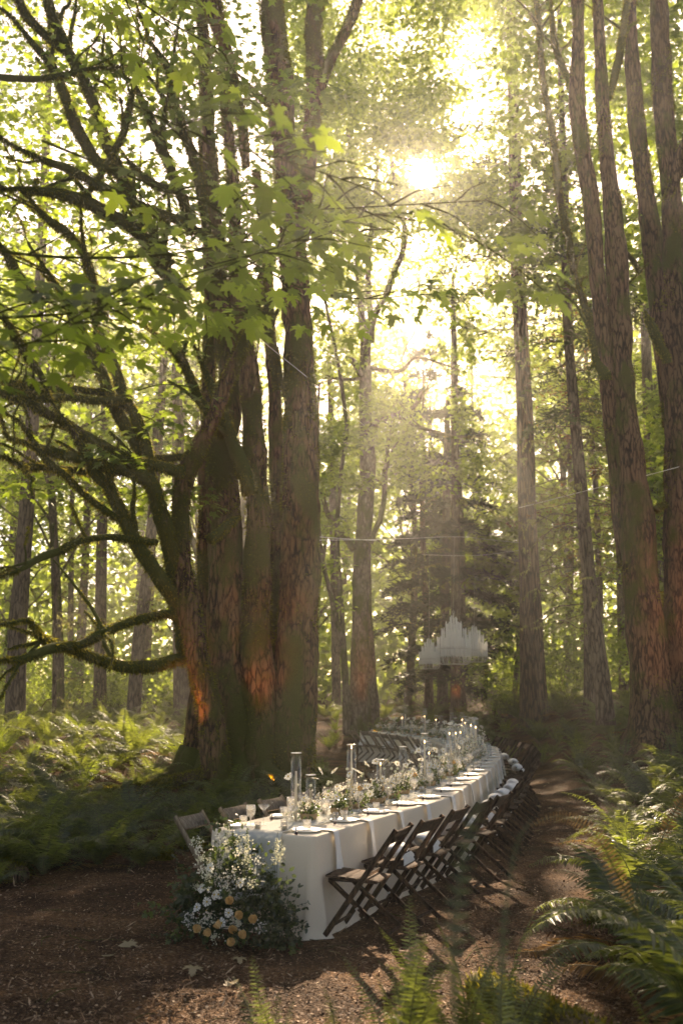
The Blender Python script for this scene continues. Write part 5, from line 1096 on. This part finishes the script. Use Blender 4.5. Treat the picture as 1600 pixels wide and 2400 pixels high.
for k, (u, v, Y, s, lab) in enumerate(((1064,1548,23.5,.86,'largest and nearest chandelier of stepped frosted glass rods, hanging over the far bend'), (1006,1562,29,.66,'small chandelier of glass rods hanging to the left of the largest one'), (1112,1545,27,.74,'chandelier of glass rods half hidden behind the right of the largest one'))):
    c = ch if k == 0 else copy_tree(ch); p = at(u, v, Y); c.location = p; c.scale = (s,)*3; props(c, lab, 'chandelier', 'chandeliers over the table')
    m = MB(); top = at(u, 1258 if k == 0 else 1300, Y); m.tube([p+np.array([0,0,1.34*s]), top], .0022, 5); m.build('hanging_wire', M['metal'], label=('thin wire holding the largest chandelier', 'thin wire holding the small left chandelier', 'thin wire holding the hidden right chandelier')[k], cat='wire')
def cable(pts, r, lab, sag=.3):
    P = np.array([at(*p) for p in pts]); P = spline(P, .4); b = P[0].copy(); m = MB(); m.tube(P-b, r, 6); o = m.build('cable', M['napkin'], label=lab, cat='cable'); o.location = b
cable([(585,775,16.6),(665,840,17.5),(745,905,18.5),(870,1012,31.8)], .006, 'pale cable slanting down from the big maple to the alder')
cable([(742,1258,17.9),(815,1263,24),(882,1267,31.6)], .007, 'pale cable level from the big maple to the alder trunk')
cable([(735,1266,18),(900,1264,21),(1064,1258,23.5),(1140,1264,27),(1214,1272,29.8)], .005, 'cable between the maple and the fir that carries the chandeliers')
cable([(1216,1190,29.8),(1349,1156,24),(1507,1116,20),(1590,1094,19.8)], .006, 'pale cable slanting up from the fir to the right maple')
cable([(990,1300,29),(1112,1302,27),(1214,1290,29.8)], .005, 'thin cable holding the two small chandeliers')
for k, (x, y, u, v, Y, w, lab, ang) in enumerate(((-2.75,16.5,470,1500,17.0,300,'small spike uplight in the ferns left of the big maple foot',15), (-1.1,16.6,615,1350,17.6,200,'small spike uplight in front of the big maple foot',13), (1.0,29.6,846,1560,31.8,260,'small spike uplight at the foot of the alder',12),
      (3.9,31.6,1062,1600,34,230,'small spike uplight at the foot of the slender conifer behind the chandelier',8), (6.4,17.4,1500,1450,20,190,'small spike uplight below the right mossy maple',16), (7.4,17.6,1600,1330,20,230,'small spike uplight at the right edge below the mossy maple',14))):
    z = gz(x, y); c = empty('spike_uplight', (x, y, z), 0, lab, 'uplight'); d = Vector(at(u, v, Y))-Vector((x, y, z+.2)); q = d.to_track_quat('Z', 'Y')
    m = MB(); m.lathe([(0,-.05),(.03,-.05),(.04,.0),(.045,.07),(.040,.07),(.03,.03),(0,.03)], 16); o = m.build('lamp_head', M['dark'], c); o.location = (0, 0, .2); o.rotation_euler = q.to_euler(); m = MB(); m.tube([[0,0,-.1],[0,0,.16]], .008, 6); m.build('spike', M['dark'], c)
    m = MB(); m.lathe([(0,.034),(.028,.034)], 14); l_ = m.build('lens', M['lens'], o)
    L = bpy.data.lights.new('uplight', 'SPOT'); L.energy = w*UPL*.42; L.color = (1,.40,.10); L.spot_size = math.radians(ang*3.2); L.spot_blend = 1.0; L.shadow_soft_size = .03; lo = bpy.data.objects.new('bulb', L); COL.objects.link(lo); lo.parent = c; lo.location = tuple(Vector((0, 0, .2))+d.normalized()*.10); lo.rotation_euler = (-d).to_track_quat('Z', 'Y').to_euler()
